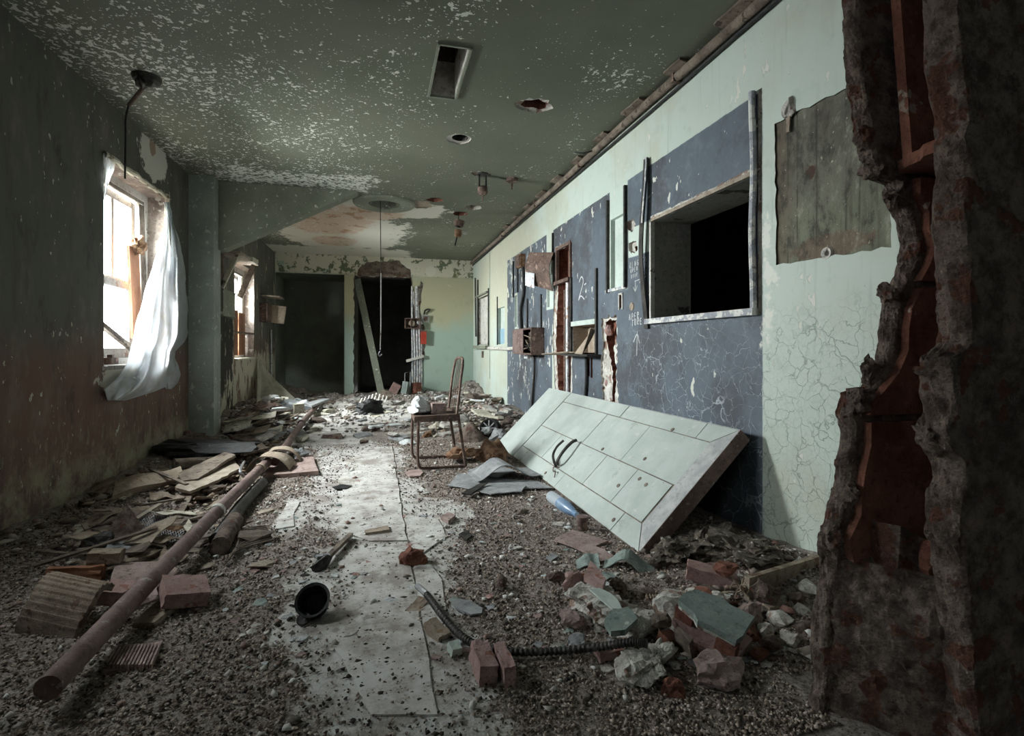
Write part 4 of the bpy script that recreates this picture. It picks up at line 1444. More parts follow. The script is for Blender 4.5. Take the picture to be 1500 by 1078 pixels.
MB().box((XR - .035, 6.62, 2.14), (.07, .24, .17), (0.05, 0, 0)).obj('body', M['rust_orange'], cb)
MB().box((XR - .075, 6.62, 2.14), (.012, .20, .14), (0.05, 0, 0)).obj('cover', M['rust'], cb)
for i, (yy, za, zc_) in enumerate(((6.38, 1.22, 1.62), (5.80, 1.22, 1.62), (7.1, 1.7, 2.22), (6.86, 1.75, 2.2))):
    b = MB().box((XR - .008, yy, (za + zc_) / 2), (.016, .03, zc_ - za))  # narrow dark upright strip on the wall face
    one('wall_strip', b, M['dark_metal'], 'narrow dark strip on the navy wall around the switch box', 'channel', 'dark strips around the switch box')
b = MB().tube(smoothpath([(XR - .02, 6.05, .90), (XR - .03, 6.0, .7), (XR - .02, 6.1, .4), (XR - .02, 6.15, .2)], 8), .016, 8)
one('drop_conduit', b, M['dark_metal'], 'dark conduit dropping from under the switch box to the floor', 'conduit', None, None, True)
b = MB().tube(smoothpath([(XR - .03, 8.73, .975), (XR - .03, 8.0, .975), (XR - .03, 7.15, .975), (XR - .03, 6.95, 1.0), (XR - .03, 6.9, 1.12)], 8), .026, 8)
one('white_conduit', b, M['white_wood'], 'white painted conduit with an upturned elbow along the mint wall', 'conduit', None, None, True)

# bent rusty plate sticking out from the wall above the chase
pl0 = [RW(787, 398, XR - .02), RW(815, 366, XR - .02), RW(817, 410, XR - .02)]


def fn(s, t):
    y = 5.52 - s * .24
    z = 2.02 - t * .36
    bend = .17 * (1 - s) ** 1.2 + .05 * math.sin(t * 3.1)
    return V3((XR - .03 - bend, y + .10 * (1 - s), z + .05 * (1 - s) - .06 * t * s))


bp = thing('bent_plate', 'bent rusty steel plate sticking out above the broken wall chase', 'plate', (XR - .15, 5.45, 1.64))
MB().grid(fn, 8, 6, .006).obj('plate', M['rust'], bp)
MB().grid(lambda s, t: fn(s * .35, .62 + t * .38) + V3((-.004 - .05 * t, -.02, -.02 * t)), 4, 4, .004).obj('torn_flap', M['steel'], bp)

# exposed chase: frame, conduits
cc = thing('small_hatch', 'rusty frame of a small opening at the top of the broken chase', 'frame', (XR, 5.06, 1.68))
b = MB()
b.box((XR + .005, 5.27, 1.87), (.03, .035, .40)).box((XR + .005, 4.86, 1.87), (.03, .035, .40)).box((XR + .005, 5.06, 2.05), (.03, .38, .035)).box((XR - .01, 5.06, 1.68), (.05, .44, .035))
b.obj('frame', M['rust'], cc)
b = MB().tube([(XR + .03, 5.0, 1.68), (XR + .03, 5.0, .30)], .028, 10)
one('chase_conduit', b, M['steel'], 'grey steel conduit running down inside the broken wall chase', 'conduit', None, None, True)
b = MB().tube([(XR + .05, 5.14, 1.60), (XR + .05, 5.14, .30)], .018, 8)
one('thin_chase_conduit', b, M['rust'], 'thin rusty conduit beside the steel one in the wall chase', 'conduit', None, None, True)
b = MB()
for i, (yy, z, s) in enumerate(((5.1, .95, .14), (5.0, .62, .16), (5.18, .78, .1), (4.95, .84, .12))):
    b = MB().rock((XR + .102, yy, z), (.085, s, s * .7), 30 + i, (i, 0, i))
    one('chase_chunk', b, M['terra'] if i % 2 else M['plaster'], 'broken clay chunk wedged in the conduit chase' if i % 2 else 'white plaster chunk wedged in the conduit chase', 'chunk', 'chunks in the conduit chase')

# framed niche with torn board flaps
nb = thing('wall_niche_frame', 'slate grey framed niche with tan back in the navy wall', 'niche', (XR, 4.5, .93))
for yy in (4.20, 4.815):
    MB().box((XR - .010, yy, 1.30), (.02, .032, .78)).obj('side_strip', M['dark_metal'], nb)  # dark upright strip at each side of the niche
MB().box((XR - .008, 4.51, 1.225), (.02, .60, .045)).obj('top_strip', M['mint'], nb)
MB().box((XR - .06, 4.47, .925), (.14, .70, .018)).obj('ledge', M['dark_metal'], nb)
MB().box((XR + .10, 4.36, 1.07), (.02, .20, .24)).obj('back_block', M['rust_orange'], nb)


def flap(name, label, P, mat, curl, th=.006):
    a, b_, c_, d_ = [V3(p) for p in P]

    def f(s, t):
        p = a.lerp(b_, s).lerp(d_.lerp(c_, s), t)
        n_ = (b_ - a).cross(d_ - a).normalized()
        return p + n_ * curl * math.sin(s * math.pi) * math.sin(t * math.pi * .5 + .6)
    return one(name, MB().grid(f, 8, 8, th), mat, label, 'board')


flap('torn_board', 'torn tan fibreboard flap leaning up from the niche ledge', [(XR - .06, 4.60, .936), (XR - .12, 4.26, .936), (XR - .05, 4.24, 1.17), (XR + .0, 4.30, 1.16)], M['tan'], -.04)
flap('torn_board', 'torn tan fibreboard flap lying out over the niche ledge', [(XR - .035, 4.62, .948), (XR - .12, 4.64, .952), (XR - .26, 5.0, .925), (XR - .05, 4.95, .945)], M['tan'], .02)
dc = MB().tube(smoothpath([(XR - .015, 4.42, .90), (XR - .02, 4.40, .72), (XR - .015, 4.44, .45), (XR - .015, 4.42, .2)], 8), .016, 8)
one('niche_conduit', dc, M['black'], 'black conduit dropping from under the framed niche', 'conduit', None, None, True)
# pale chips in the second ragged hole
for i, (u, v, s) in enumerate(((893, 484, .07), (889, 522, .05), (890, 560, .05))):
    p = RW(u, v, XR + .03)
    one('chase_chunk', MB().rock(p, (.07, s, s * 1.2), 60 + i, (i, i, 0)), M['plaster'] if i % 2 else M['pink'],
        'white plaster lump in the ragged hole beside the niche' if i % 2 else 'pink clay lump in the ragged hole beside the niche', 'chunk', 'lumps in the ragged hole')

# shade at the tall recess edges, put in as dark strips
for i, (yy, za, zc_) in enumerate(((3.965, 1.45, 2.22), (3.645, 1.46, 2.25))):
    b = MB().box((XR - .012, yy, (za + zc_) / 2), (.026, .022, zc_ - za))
    one('recess_edge_shade', b, M['dark_metal'], 'dark strip standing for the edge shade of the tall mint recess', 'trim', 'edge shade of the tall mint recess')
b = MB().box((XR - .006, 3.80, 1.465), (.02, .32, .025))
one('recess_sill', b, M['grey_trim'], 'pale chipped sill under the tall mint recess', 'sill')
b = MB().box((XR - .010, 5.37, 2.10), (.022, .02, .30))  # short dark strip, slightly proud of the wall
one('upper_strip', b, M['dark_metal'], 'short dark strip above the bent plate', 'trim')
# hatch in the mint wall at the far end
hh = thing('wall_hatch', 'pale hatch with a dark frame in the far mint wall', 'hatch', (XR, 9.3, 1.0))
MB().box((XR + .04, 9.29, 1.48), (.02, .86, .86)).obj('panel', M['white_wood'], hh)
for yy in (9.79, 8.79):
    MB().box((XR - .008, yy, 1.52 if yy < 9 else 1.65), (.03, .03, 1.0 if yy < 9 else 1.28)).obj('frame_strip', M['dark_metal'], hh)
MB().box((XR - .02, 9.32, 1.96), (.07, 1.02, .025), (.0, .0, 0)).obj('hood', M['mint_dull'], hh)
MB().box((XR - .035, 9.35, .995), (.09, 1.2, .06)).obj('ledge', M['mint_dull'], hh)
b = MB().tube([(XR - .02, 9.95, 1.2), (XR - .03, 9.97, 2.35)], .014, 6)
one('corner_wire_channel', b, M['dark_metal'], 'dark thin channel in the corner beside the far hatch', 'channel')
b = MB().box((XR - .006, 8.13, 1.42), (.014, .03, .78))
one('pane_channel', b, M['dark_metal'], 'dark strip beside the small blue recess in the mint wall', 'channel')
b = MB().box((XR + .045, 7.89, 1.17), (.012, .44, .24))
g = G('pale_blue_paint')
M['paleblue'] = g.out(g.mix(g.noise(9), (0.20, 0.33, 0.42), (0.30, 0.44, 0.52)), .5)
one('blue_panel', b, M['paleblue'], 'small pale blue panel set in the mint wall recess', 'panel')
b = MB().box((XR - .006, 8.72, 1.55), (.012, .02, 2.2))
one('wall_seam', b, M['mint'], 'long thin cover strip running up the far mint wall', 'strip')
b = MB().box((XR - .015, 9.3, .86), (.03, .06, .12))
one('wall_catch', b, M['wood_grey'], 'small brown catch below the far hatch ledge', 'catch')
# bits fixed on the stained patch
b = MB().rock((XR - .012, RW(1157, 160).y, 2.115), (.03, .075, .075), 3, (0, 0, 0), 2, .8)
one('plaster_blob', b, M['plaster'], 'white plaster blob above the dark stained wall patch', 'blob')
b = MB().box((XR - .004, RW(1156, 180).y, 2.045), (.008, .022, .08), (.1, 0, 0))
one('tape_tag', b, M['buff'], 'yellowish tag hanging on the dark stained wall patch', 'tag')
b = MB().lathe((XR + .004, RW(1210, 371).y, RW(1210, 371).z), [(.010, .03), (.012, .0), (.026, -.006), (.030, .004)], (1, 0, 0), 16)
one('pipe_stub', b, M['white_wood'], 'white pipe end poking out below the stained wall patch', 'pipe')
# little covers and slots near the chalk writing
p = RW(926, 449)
one('orange_cover', MB().lathe((XR - .002, p.y, p.z), [(.001, -.006), (.030, -.005), (.034, .006)], (1, 0, 0), 18), M['tan'], 'round orange cover plate between the chalk notes', 'cover plate')
p = RW(910, 440)
b = MB()
b.box((XR - .004, p.y + .030, 1.36), (.01, .014, .13)).box((XR - .004, p.y - .030, 1.36), (.01, .014, .13)).box((XR - .004, p.y, 1.42), (.01, .07, .014))
one('slot_frame', b, M['white_wood'], 'white worn frame round a narrow slot in the navy wall', 'frame')

# ------------------------------------------------------------------ chalk writing: hand strokes laid on the wall
GL = {'R': [[(0, 0), (.05, 1), (.5, .95), (.55, .65), (.1, .5), (.6, 0)]], 'I': [[(.1, 0), (.15, 1)]], 'N': [[(0, 0), (.08, 1), (.5, .05), (.58, 1)]],
      'G': [[(.6, .85), (.3, 1), (.02, .5), (.25, 0), (.6, .15), (.6, .45), (.35, .45)]], 'T': [[(0, .95), (.65, 1)], [(.32, 1), (.28, 0)]],
      'O': [[(.3, 1), (.0, .5), (.28, 0), (.58, .45), (.3, 1)]], 'P': [[(.02, 0), (.06, 1), (.5, .9), (.5, .55), (.08, .48)]],
      'E': [[(.55, 1), (.05, .95), (.0, .05), (.55, 0)], [(.03, .5), (.42, .52)]], 'S': [[(.55, .9), (.25, 1), (.05, .75), (.5, .4), (.45, .08), (.02, .08)]],
      'D': [[(.03, 0), (.06, 1), (.5, .75), (.5, .25), (.03, 0)]], 'B': [[(.03, 0), (.06, 1), (.48, .8), (.1, .52), (.52, .3), (.03, 0)]],
      'L': [[(.05, 1), (.02, 0), (.5, .03)]], 'A': [[(0, 0), (.32, 1), (.6, 0)], [(.12, .4), (.5, .4)]], 'U': [[(.02, 1), (.05, .2), (.3, 0), (.52, .2), (.56, 1)]],
      '2': [[(.05, .8), (.3, 1), (.5, .75), (.05, .15), (.0, .05), (.25, .2), (.62, .02)], [(.62, .62), (.8, .66)]],
      '6': [[(.45, 1), (.08, .5), (.1, .1), (.4, .05), (.45, .4), (.12, .42)]], ' ': []}


def strokes(name, lines, wd, mat):
    """flat ribbons 2 mm proud of the wall, from polylines of (Y, Z)"""
    b_ = MB()
    for ln in lines:
        P = smoothpath([(XR - .002, y, z) for y, z in ln], 4) if len(ln) > 2 else [V3((XR - .002, y, z)) for y, z in ln]
        for i in range(len(P) - 1):
            if (P[i + 1] - P[i]).length > 1e-5:
                b_.bar(P[i], P[i + 1] + (P[i + 1] - P[i]) * .1, wd, .002, (1, 0, 0))
    return b_.obj(name, mat, wr)


def write(name, text, u0, v0, hgt, wpx, wd, slope=0.0):
    """text starting at pixel (u0, v0 = baseline); hgt in metres, wpx total width in metres along -Y"""
    p = RW(u0, v0)
    adv = wpx / max(1, len(text))
    L = []
    for i, ch in enumerate(text):
        for ln in GL[ch]:
            L.append([(p.y - (i + x * .8) * adv, p.z + yy * hgt + slope * i * adv) for x, yy in ln])
    return strokes(name, L, wd, mat_chalk)


mat_chalk = M['chalk']
write('chalk_text', 'RING TO', 923, 393, .038, .27, .005, .05)
write('chalk_text', 'OPEN SID', 924, 400, .032, .25, .005, .05)
write('chalk_text', 'DOOR BELL', 925, 408, .028, .25, .004, .05)
p = RW(930, 410)
strokes('chalk_underline', [[(p.y, p.z - .01), (p.y - .10, p.z - .004), (p.y - .17, p.z + .004)]], .005, mat_chalk)
a, b_ = RW(931, 412), RW(931, 426)
strokes('chalk_arrow', [[(a.y, a.z), (b_.y, b_.z)], [(b_.y + .03, b_.z + .03), (b_.y, b_.z), (b_.y - .03, b_.z + .035)]], .006, mat_chalk)
write('chalk_text', 'APER', 922, 469, .045, .17, .006, .05)
write('chalk_text', 'TURE', 926, 477, .042, .17, .006, .05)
a, b_ = RW(933, 521), RW(934, 489)
strokes('chalk_arrow', [[(a.y, a.z), (b_.y, b_.z)], [(b_.y + .06, b_.z - .06), (b_.y, b_.z), (b_.y - .03, b_.z - .07)]], .008, mat_chalk)
write('chalk_numeral', '2', 848, 441, .225, .28, .010)
M['graphite'] = simple('pencil_marks', (0.10, 0.12, 0.09), (0.14, 0.16, 0.12), 30, .9)
mat_chalk = M['graphite']
write('pencil_numeral', '66', 899, 205, .09, .13, .008, .1)

# ------------------------------------------------------------------ broken doorway at the far end
cb = thing('conduit_bundle', 'bundle of exposed conduits in the broken doorway jamb', 'conduits', (.74, YB, .1))
for i, (dx, r_) in enumerate(((-.10, .018), (-.06, .022), (-.01, .026), (.045, .022), (.085, .016))):
    top = 1.38 if i not in (0, 2) else 2.2
    MB().tube(smoothpath([(.74 + dx, YB - .01, .08), (.74 + dx + .01 * math.sin(i), YB - .015, .7), (.73 + dx, YB - .01, top)], 5), r_, 8).obj('conduit', M['steel'] if i % 2 else M['grey_trim'], cb, None, True)
MB().bar((.52, YB - .05, .72), (.86, YB - .05, .82), .05, .05).obj('cross_strap', M['white_wood'], cb)
jb = thing('outlet_box', 'rusty open double outlet box on top of the conduits', 'outlet box', (.70, YB - .05, 1.36))
x0, x1_ = BW(593, 470).x, BW(616, 470).x
b = MB()
b.box(((x0 + x1_) / 2, YB - .02, 1.46), (x1_ - x0, .01, .20)).box((x0 + .01, YB - .06, 1.46), (.014, .09, .20)).box((x1_ - .01, YB - .06, 1.46), (.014, .09, .20)).box(((x0 + x1_) / 2, YB - .06, 1.555), (x1_ - x0, .09, .014)).box(((x0 + x1_) / 2, YB - .06, 1.365), (x1_ - x0, .09, .014)).box(((x0 + x1_) / 2 - .03, YB - .06, 1.46), (.014, .08, .19))
for q_ in range(len(b.v)):
    b.v[q_] = (b.v[q_][0] - .008, b.v[q_][1] - .032, b.v[q_][2])
b.obj('body', M['rust'], jb)
MB().rock((.63, YB - .095, 1.46), (.11, .05, .10), 3, (0, 0, 0)).obj('socket', M['tan'], jb)
MB().rock((.78, YB - .095, 1.47), (.10, .05, .09), 4, (0, .5, 0)).obj('socket', M['steel'], jb)
p = BW(623, 467)
sb = thing('switch_plate', 'small square switch box beside the outlet box', 'switch', (p.x, YB - .02, p.z - .07))
MB().box((p.x, YB - .03, p.z), (.13, .06, .14)).obj('body', M['steel'], sb)
MB().box((p.x, YB - .065, p.z), (.08, .012, .09)).obj('cover', M['rust'], sb)
p = BW(625, 457)
one('wire_tuft', MB().tube(smoothpath([(p.x - .05, YB - .02, p.z - .05), (p.x - .03, YB - .06, p.z + .03), (p.x + .06, YB - .05, p.z + .05), (p.x + .02, YB - .03, p.z)], 5), .016, 6), M['dark_metal'], 'dark tuft of wires above the small switch box', 'wires')
p0, p1 = BW(616, 486), BW(624, 504)
rb = thing('red_box', 'narrow red painted box on the broken doorway jamb', 'box', (p0.x, YB - .03, p1.z))
MB().box(((p0.x + p1.x) / 2, YB - .070, (p0.z + p1.z) / 2), (p1.x - p0.x, .07, p0.z - p1.z)).obj('body', M['redpaint'], rb)
MB().box(((p0.x + p1.x) / 2, YB - .073, p0.z + .015), (p1.x - p0.x + .01, .08, .03)).obj('top', M['rust'], rb)
# leaning timber in the doorway
a, c_ = BW(523, 420, YB + .25), BW(559, 578, YB + .05)
b = MB()
b.bar((a.x + .0, YB + .40, a.z + .16), (c_.x, YB - .02, .06), .13, .10, (0, 1, 0))
one('leaning_timber', b, M['mint_dull'], 'heavy green painted timber leaning inside the dark doorway', 'timber')
# corner lath in the broken head of the doorway
b = MB().box((.09, YB + .03, 2.40), (1.12, .06, .06), (0, .01, 0))
one('door_lintel', b, M['plaster_grey'], 'rough timber lintel across the broken doorway head', 'lintel')
# rubble pieces by the doorway foot
for i, (u, v, s, mt, lb) in enumerate(((583, 571, .20, 'pink', 'dusty pink brick tipped against the doorway jamb'), (596, 566, .24, 'green_scrap', 'green painted block standing by the doorway jamb'), (605, 562, .2, 'terra', 'upright red clay piece against the doorway conduits'))):
    p = BW(u, v, YB - .15)
    one('jamb_rubble', MB().box((p.x, p.y, .20), (s * .8, .12, s), (.1, .5 if i == 0 else .15, i)), M[mt], lb, 'rubble')
p = BW(597, 552, YB - .32)
one('bent_wire_frame', MB().tube([(p.x - .05, p.y, .20), (p.x - .05, p.y, .50), (p.x + .05, p.y, .52), (p.x + .05, p.y, .25)], .010, 6), M['steel'], 'small bent wire frame standing by the doorway jamb', 'wire')
# ------------------------------------------------------------------ fallen clad door leaning on the wall
DA = V3((1.194, 2.222, .02))
DU = V3((-.0058, .99997, -.0060)).normalized()
DV = V3((.7131, .0083, .7010)).normalized()
DN = DV.cross(DU).normalized()
if DN.z < 0:
    DN = -DN
DL, DW, DT = 2.95, .80, .075


def dp(s, t, h=0.0):
    return DA + DU * s + DV * t + DN * h


dr = thing('fallen_door', 'long pale green metal-clad door fallen against the navy wall', 'door', (1.3, 3.6, 0))


def dslab(name, pts, h0, h1, mat):
    return MB().prism([dp(s, t, h0) for s, t in pts], DN * (h1 - h0)).obj(name, mat, dr)


dslab('core', [(0, 0), (DL, .0), (DL, DW), (0, DW)], -DT, -.004, M['wood_grey'])
g = G('door_cladding')
nn = g.noise(5, 5, .65)
c = g.mix(g.sm(.3, .7, nn), (0.365, 0.41, 0.385), (0.445, 0.485, 0.46))
c = g.mix(g.sm(.60, .68, g.noise(13, 5, .7)) * .6, c, (0.56, 0.55, 0.52))
c = g.mix(g.sm(.63, .70, g.noise(4, 5, .7, g.vec(1, 1, 1, (5, 2, 4)))) * .5, c, (0.24, 0.26, 0.235))
c = g.mix(g.sm(.69, .72, g.noise(60, 3, .6)), c, (0.20, 0.19, 0.17))
M['clad'] = g.out(c, .55, 0, nn + g.noise(40, 4) * .2, .002)
g2 = G('door_edge_sheet')
nn = g2.noise(14, 5, .65)
c = g2.mix(g2.sm(.35, .65, nn), (0.33, 0.34, 0.34), (0.47, 0.47, 0.46))
c = g2.mix(g2.sm(.56, .66, g2.noise(40, 4, .7)) * .7, c, (0.24, 0.23, 0.24))
M['clad_edge'] = g2.out(c, .5, 0, nn, .002)
GP = .0035


def panel(s0, s1, t0, t1):
    dslab('cladding_sheet', [(s0 + GP, t0 + GP), (s1 - GP, t0 + GP), (s1 - GP, t1 - GP), (s0 + GP, t1 - GP)], -.005, random.Random(s0 * 91 + t0 * 7).uniform(-.0012, .0012), M['clad'])


E_ = .13
FE = 2.32
for a_, c_ in ((.13, .31), (.31, 1.21), (1.21, 2.10), (2.10, FE)):
    if a_ == .13:
        dslab('cladding_sheet', [(GP * 2, GP), (c_ - GP, GP), (c_ - GP, E_ - GP), (E_ + GP, E_ - GP)], -.005, 0, M['clad'])
    else:
        panel(a_, c_, 0, E_)
for a_, c_ in ((.14, .50), (.50, .915), (.915, 1.77), (1.77, FE)):
    panel(a_, c_, E_, .385)
for a_, c_ in ((.12, .735), (.735, 1.36), (1.36, FE)):
    panel(a_, c_, .385, .685)
dslab('cladding_sheet', [(GP * 2, DW - GP), (.26 - GP, DW - GP), (.26 - GP, .685 + GP), (E_ + GP, .685 + GP)], -.005, 0, M['clad'])
for a_, c_ in ((.26, 1.17), (1.17, FE)):
    panel(a_, c_, .685, DW)
dslab('end_sheet', [(0, GP), (0, DW - GP), (E_ - GP, .685), (E_ - GP, E_)], -.005, .001, M['clad_edge'])
dslab('far_sheet', [(FE + .004, 0), (DL, .0), (DL, DW), (FE + .004, DW)], -.005, .004, M['clad'])
dslab('edge_sheet', [(-.003, -.002), (-.003, DW + .002), (.003, DW + .002), (.003, -.002)], -DT - .002, .0, M['pipe_rust'])
dslab('edge_sheet', [(0, DW), (DL, DW), (DL, DW + .003), (0, DW + .003)], -DT, -.002, M['clad_edge'])
h_ = thing_pts = [dp(1.39, .13, .01), dp(1.42, .15, .04), dp(1.50, .19, .05), dp(1.55, .26, .05), dp(1.56, .33, .04)]
MB().tube(smoothpath(h_, 6), .010, 6).tube(smoothpath([dp(1.38, .15, .02), dp(1.36, .17, .05), dp(1.37, .25, .06), dp(1.39, .34, .05), dp(1.40, .38, .03)], 6), .012, 6).obj('bent_handle', M['dark_metal'], dr, None, True)
MB().tube(smoothpath([dp(1.36, .14, .006), dp(1.42, .12, .012), dp(1.38, .09, .01), dp(1.33, .10, .02), dp(1.30, .06, .006)], 5), .004, 5).obj('wire', M['rust'], dr)
for s, t in ((.52, .46), (.33, .32), (.42, .335), (.55, .24), (.35, .06), (.50, .70), (1.49, .05), (1.03, .41)):
    MB().lathe(dp(s, t, -.001), [(.013, 0), (.013, .004), (.006, .006), (.0005, .006)], DN, 12).obj('bolt', M['wood_grey'], dr)

# ------------------------------------------------------------------ tubular chair
ch = thing('metal_chair', 'rusty tubular steel chair with a slatted back on the rubble', 'chair', (.48, 4.43, 0))
for Y in (4.22, 4.64):
    k = 0.0 if Y < 4.4 else -.02
    pth = smoothpath([(.31 + k, Y, .42), (.305 + k, Y, .22), (.305 + k, Y, .08), (.325 + k, Y, .025), (.38 + k, Y, .016), (.52 + k, Y, .016), (.69 + k, Y, .016)], 7)
    MB().tube(pth, .0125, 9).obj('front_leg_and_runner', M['rust'], ch, None, True)
    MB().tube(smoothpath([(.695 + k, Y, .012), (.665 + k, Y, .22), (.635 + k, Y, .42)], 5), .0125, 9).obj('rear_leg', M['rust'], ch, None, True)
bk = smoothpath([(.615, 4.225, .40), (.63, 4.225, .50), (.655, 4.23, .72), (.672, 4.235, .84), (.678, 4.27, .893), (.680, 4.34, .905), (.680, 4.51, .905), (.672, 4.585, .893), (.660, 4.62, .84), (.640, 4.63, .72), (.615, 4.635, .50), (.60, 4.635, .40)], 6)
MB().tube(bk, .0115, 9).obj('backrest_frame', M['rust'], ch, None, True)
for Y in (4.31, 4.385, 4.465, 4.545):
    MB().tube([(.680, Y, .90), (.655, Y, .72), (.612, Y, .44)], .0036, 6).obj('back_slat', M['rust'], ch, None, True)
b = MB()
b.box((.46, 4.43, .432), (.37, .44, .022), (0, -.03, 0)).box((.46, 4.218, .412), (.36, .014, .04)).box((.46, 4.642, .412), (.36, .014, .04)).box((.282, 4.43, .412), (.014, .43, .04)).box((.640, 4.43, .412), (.014, .43, .04))
b.obj('seat', M['rust'], ch)
one('white_bag', MB().rock((.34, 4.38, .502), (.16, .22, .15), 12, (0, 0, .2), 3, .6).rock((.31, 4.36, .470), (.14, .20, .055), 13, (0, 0, .6), 3, .5), M['chalk'], 'crumpled white bag lying on the chair seat', 'bag', None, None)
one('seat_block', MB().box((.475, 4.36, .486), (.12, .14, .085), (0, .03, .15)), M['pink_dust'], 'dusty brown block beside the white bag on the seat', 'block')

# ------------------------------------------------------------------ long pipes
lp = thing('long_pipe', 'long rusty pipe lying across the rubble from the foreground', 'pipe', (-.95, 3.0, 0))
A = FL(70, 1008, .085)
Bp = FL(392, 676, .09)
Cp = FL(470, 588, .07)
MB().tube([A.lerp(Bp, i / 30) + V3((0, 0, .012 * math.sin(i / 30 * 3.1))) for i in range(31)], .034, 14).obj('tube', M['pipe_rust'], lp, None, True)
dd = (Bp - A).normalized()
for f, mt in ((.53, 'white_wood'), (.90, 'tan')):
    p = A.lerp(Bp, f) + V3((0, 0, .012 * math.sin(f * 3.1)))
    MB().tube([p - dd * .018, p + dd * .018], .041, 14).obj('collar', M[mt], lp, None, True)
sp = thing('far_pipe', 'second rusty pipe continuing towards the far end', 'pipe', (-1.0, 6.5, 0))
MB().tube([Bp + V3((.05, .02, -.01)), Bp.lerp(Cp, .5), Cp], .034, 12).obj('tube', M['pipe_rust'], sp, None, True)
d2 = (Cp - Bp).normalized()
p = Bp.lerp(Cp, .45)
MB().tube([p - d2 * .03, p + d2 * .03], .043, 12).obj('collar', M['rust'], sp, None, True)
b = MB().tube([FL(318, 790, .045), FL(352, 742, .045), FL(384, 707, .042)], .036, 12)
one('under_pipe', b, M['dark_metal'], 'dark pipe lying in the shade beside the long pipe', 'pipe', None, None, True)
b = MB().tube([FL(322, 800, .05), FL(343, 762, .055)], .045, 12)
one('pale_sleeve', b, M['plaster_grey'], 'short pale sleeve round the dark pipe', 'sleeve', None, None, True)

# ------------------------------------------------------------------ debris helpers
def onfloor(u, v, dz=0.0):
    p = FL(u, v, 0)
    for _ in range(3):
        p = FL(u, v, hz(p.x, p.y) + dz)
    return p


def chunk(name, label, cat, u, v, size, mat, seed, rz=0.0, tilt=(0, 0), rough=.35, sub=2, group=None, sink=.30):
    p = onfloor(u, v)
    b_ = MB().rock((p.x, p.y, p.z + size[2] * sink), size, seed, (tilt[0], tilt[1], rz), sub, rough)
    return one(name, b_, M[mat], label, cat, group)


def slab(name, label, cat, uv, th, mat, seed=0, lift=0.0, amp=.008, tilt=None, group=None, curl=0.0, obj_mat2=None):
    """flat broken plate whose outline is given in pixels on the ground"""
    P = [onfloor(u, v, lift) for u, v in uv]
    z = sum(p.z for p in P) / len(P)
    pts = ragged([(p.x, p.y) for p in P], .05, amp, seed)
    cx = sum(p[0] for p in pts) / len(pts)
    cy = sum(p[1] for p in pts) / len(pts)
    tx, ty = tilt or (0, 0)
    v3 = [(x, y, z + (x - cx) * tx + (y - cy) * ty + .001) for x, y in pts]
    b_ = MB().prism(v3, (0, 0, th), 0, .0015, random.Random(seed))
    return one(name, b_, M[mat], label, cat, group)


def curled(name, label, cat, u, v, L, W, rz, mat, up=.1, pw=2.0, th=.003, twist=0.0, group=None, nn_=10, hump=0.0, zoff=.004):
    """sheet lying on the ground whose one end curls up, or with a hump"""
    p = onfloor(u, v)
    R = Euler((0, 0, rz)).to_matrix()

    def f(s, t):
        x = (s - .5) * L
        y = (t - .5) * W * (1 - .12 * math.sin(s * 7))
        z = up * max(0, s) ** pw + hump * math.sin(min(1, s * 1.15) * math.pi) ** 2 + twist * (t - .5) * s
        x -= .35 * up * s ** 3
        return p + R @ V3((x, y, z + zoff))
    return one(name, MB().grid(f, 14, nn_, th), M[mat], label, cat, group)


def blockbox(name, label, cat, u, v, size, mat, rz, tilt=(0, 0), seed=0, lift=None, group=None):
    p = onfloor(u, v)
    R = Euler((tilt[0], tilt[1], rz)).to_matrix()
    r_ = random.Random(seed)
    bm = bmesh.new()
    bmesh.ops.create_cube(bm, size=1)
    bmesh.ops.subdivide_edges(bm, edges=bm.edges, cuts=3, use_grid_fill=True)
    vs_ = []
    mx = max(size)
    for vt_ in bm.verts:
        q_ = V3((vt_.co.x * size[0], vt_.co.y * size[1], vt_.co.z * size[2]))
        edge = sum(abs(abs(cc) - .5) < 1e-4 for cc in vt_.co)
        q_ += V3((r_.uniform(-1, 1), r_.uniform(-1, 1), r_.uniform(-1, 1))) * mx * (.022 if edge > 1 else .008)
        vs_.append(V3((p.x, p.y, p.z + (size[2] * .48 if lift is None else lift))) + R @ q_)
    fs_ = [tuple(x.index for x in f.verts) for f in bm.faces]
    bm.free()
    return one(name, MB().add(vs_, fs_), M[mat], label, cat, group)


# ------------------------------------------------------------------ foreground left
def ribbed(name, label, c, L, W, H, rz, tilt, mat, n=14):
    R = Euler((tilt[0], tilt[1], rz)).to_matrix()
    c = V3(c)

    def f(s, t):
        a = s * 2.6 - .55
        rib = .005 * (math.sin(s * n * 6.28) > 0)
        x = -math.cos(a) * L * .5
        z = math.sin(a) * H + rib
        return c + R @ V3((x, (t - .5) * W + .01 * math.sin(s * 9), z))
    return one(name, MB().grid(f, 70, 6, .022), M[mat], label, 'tile')


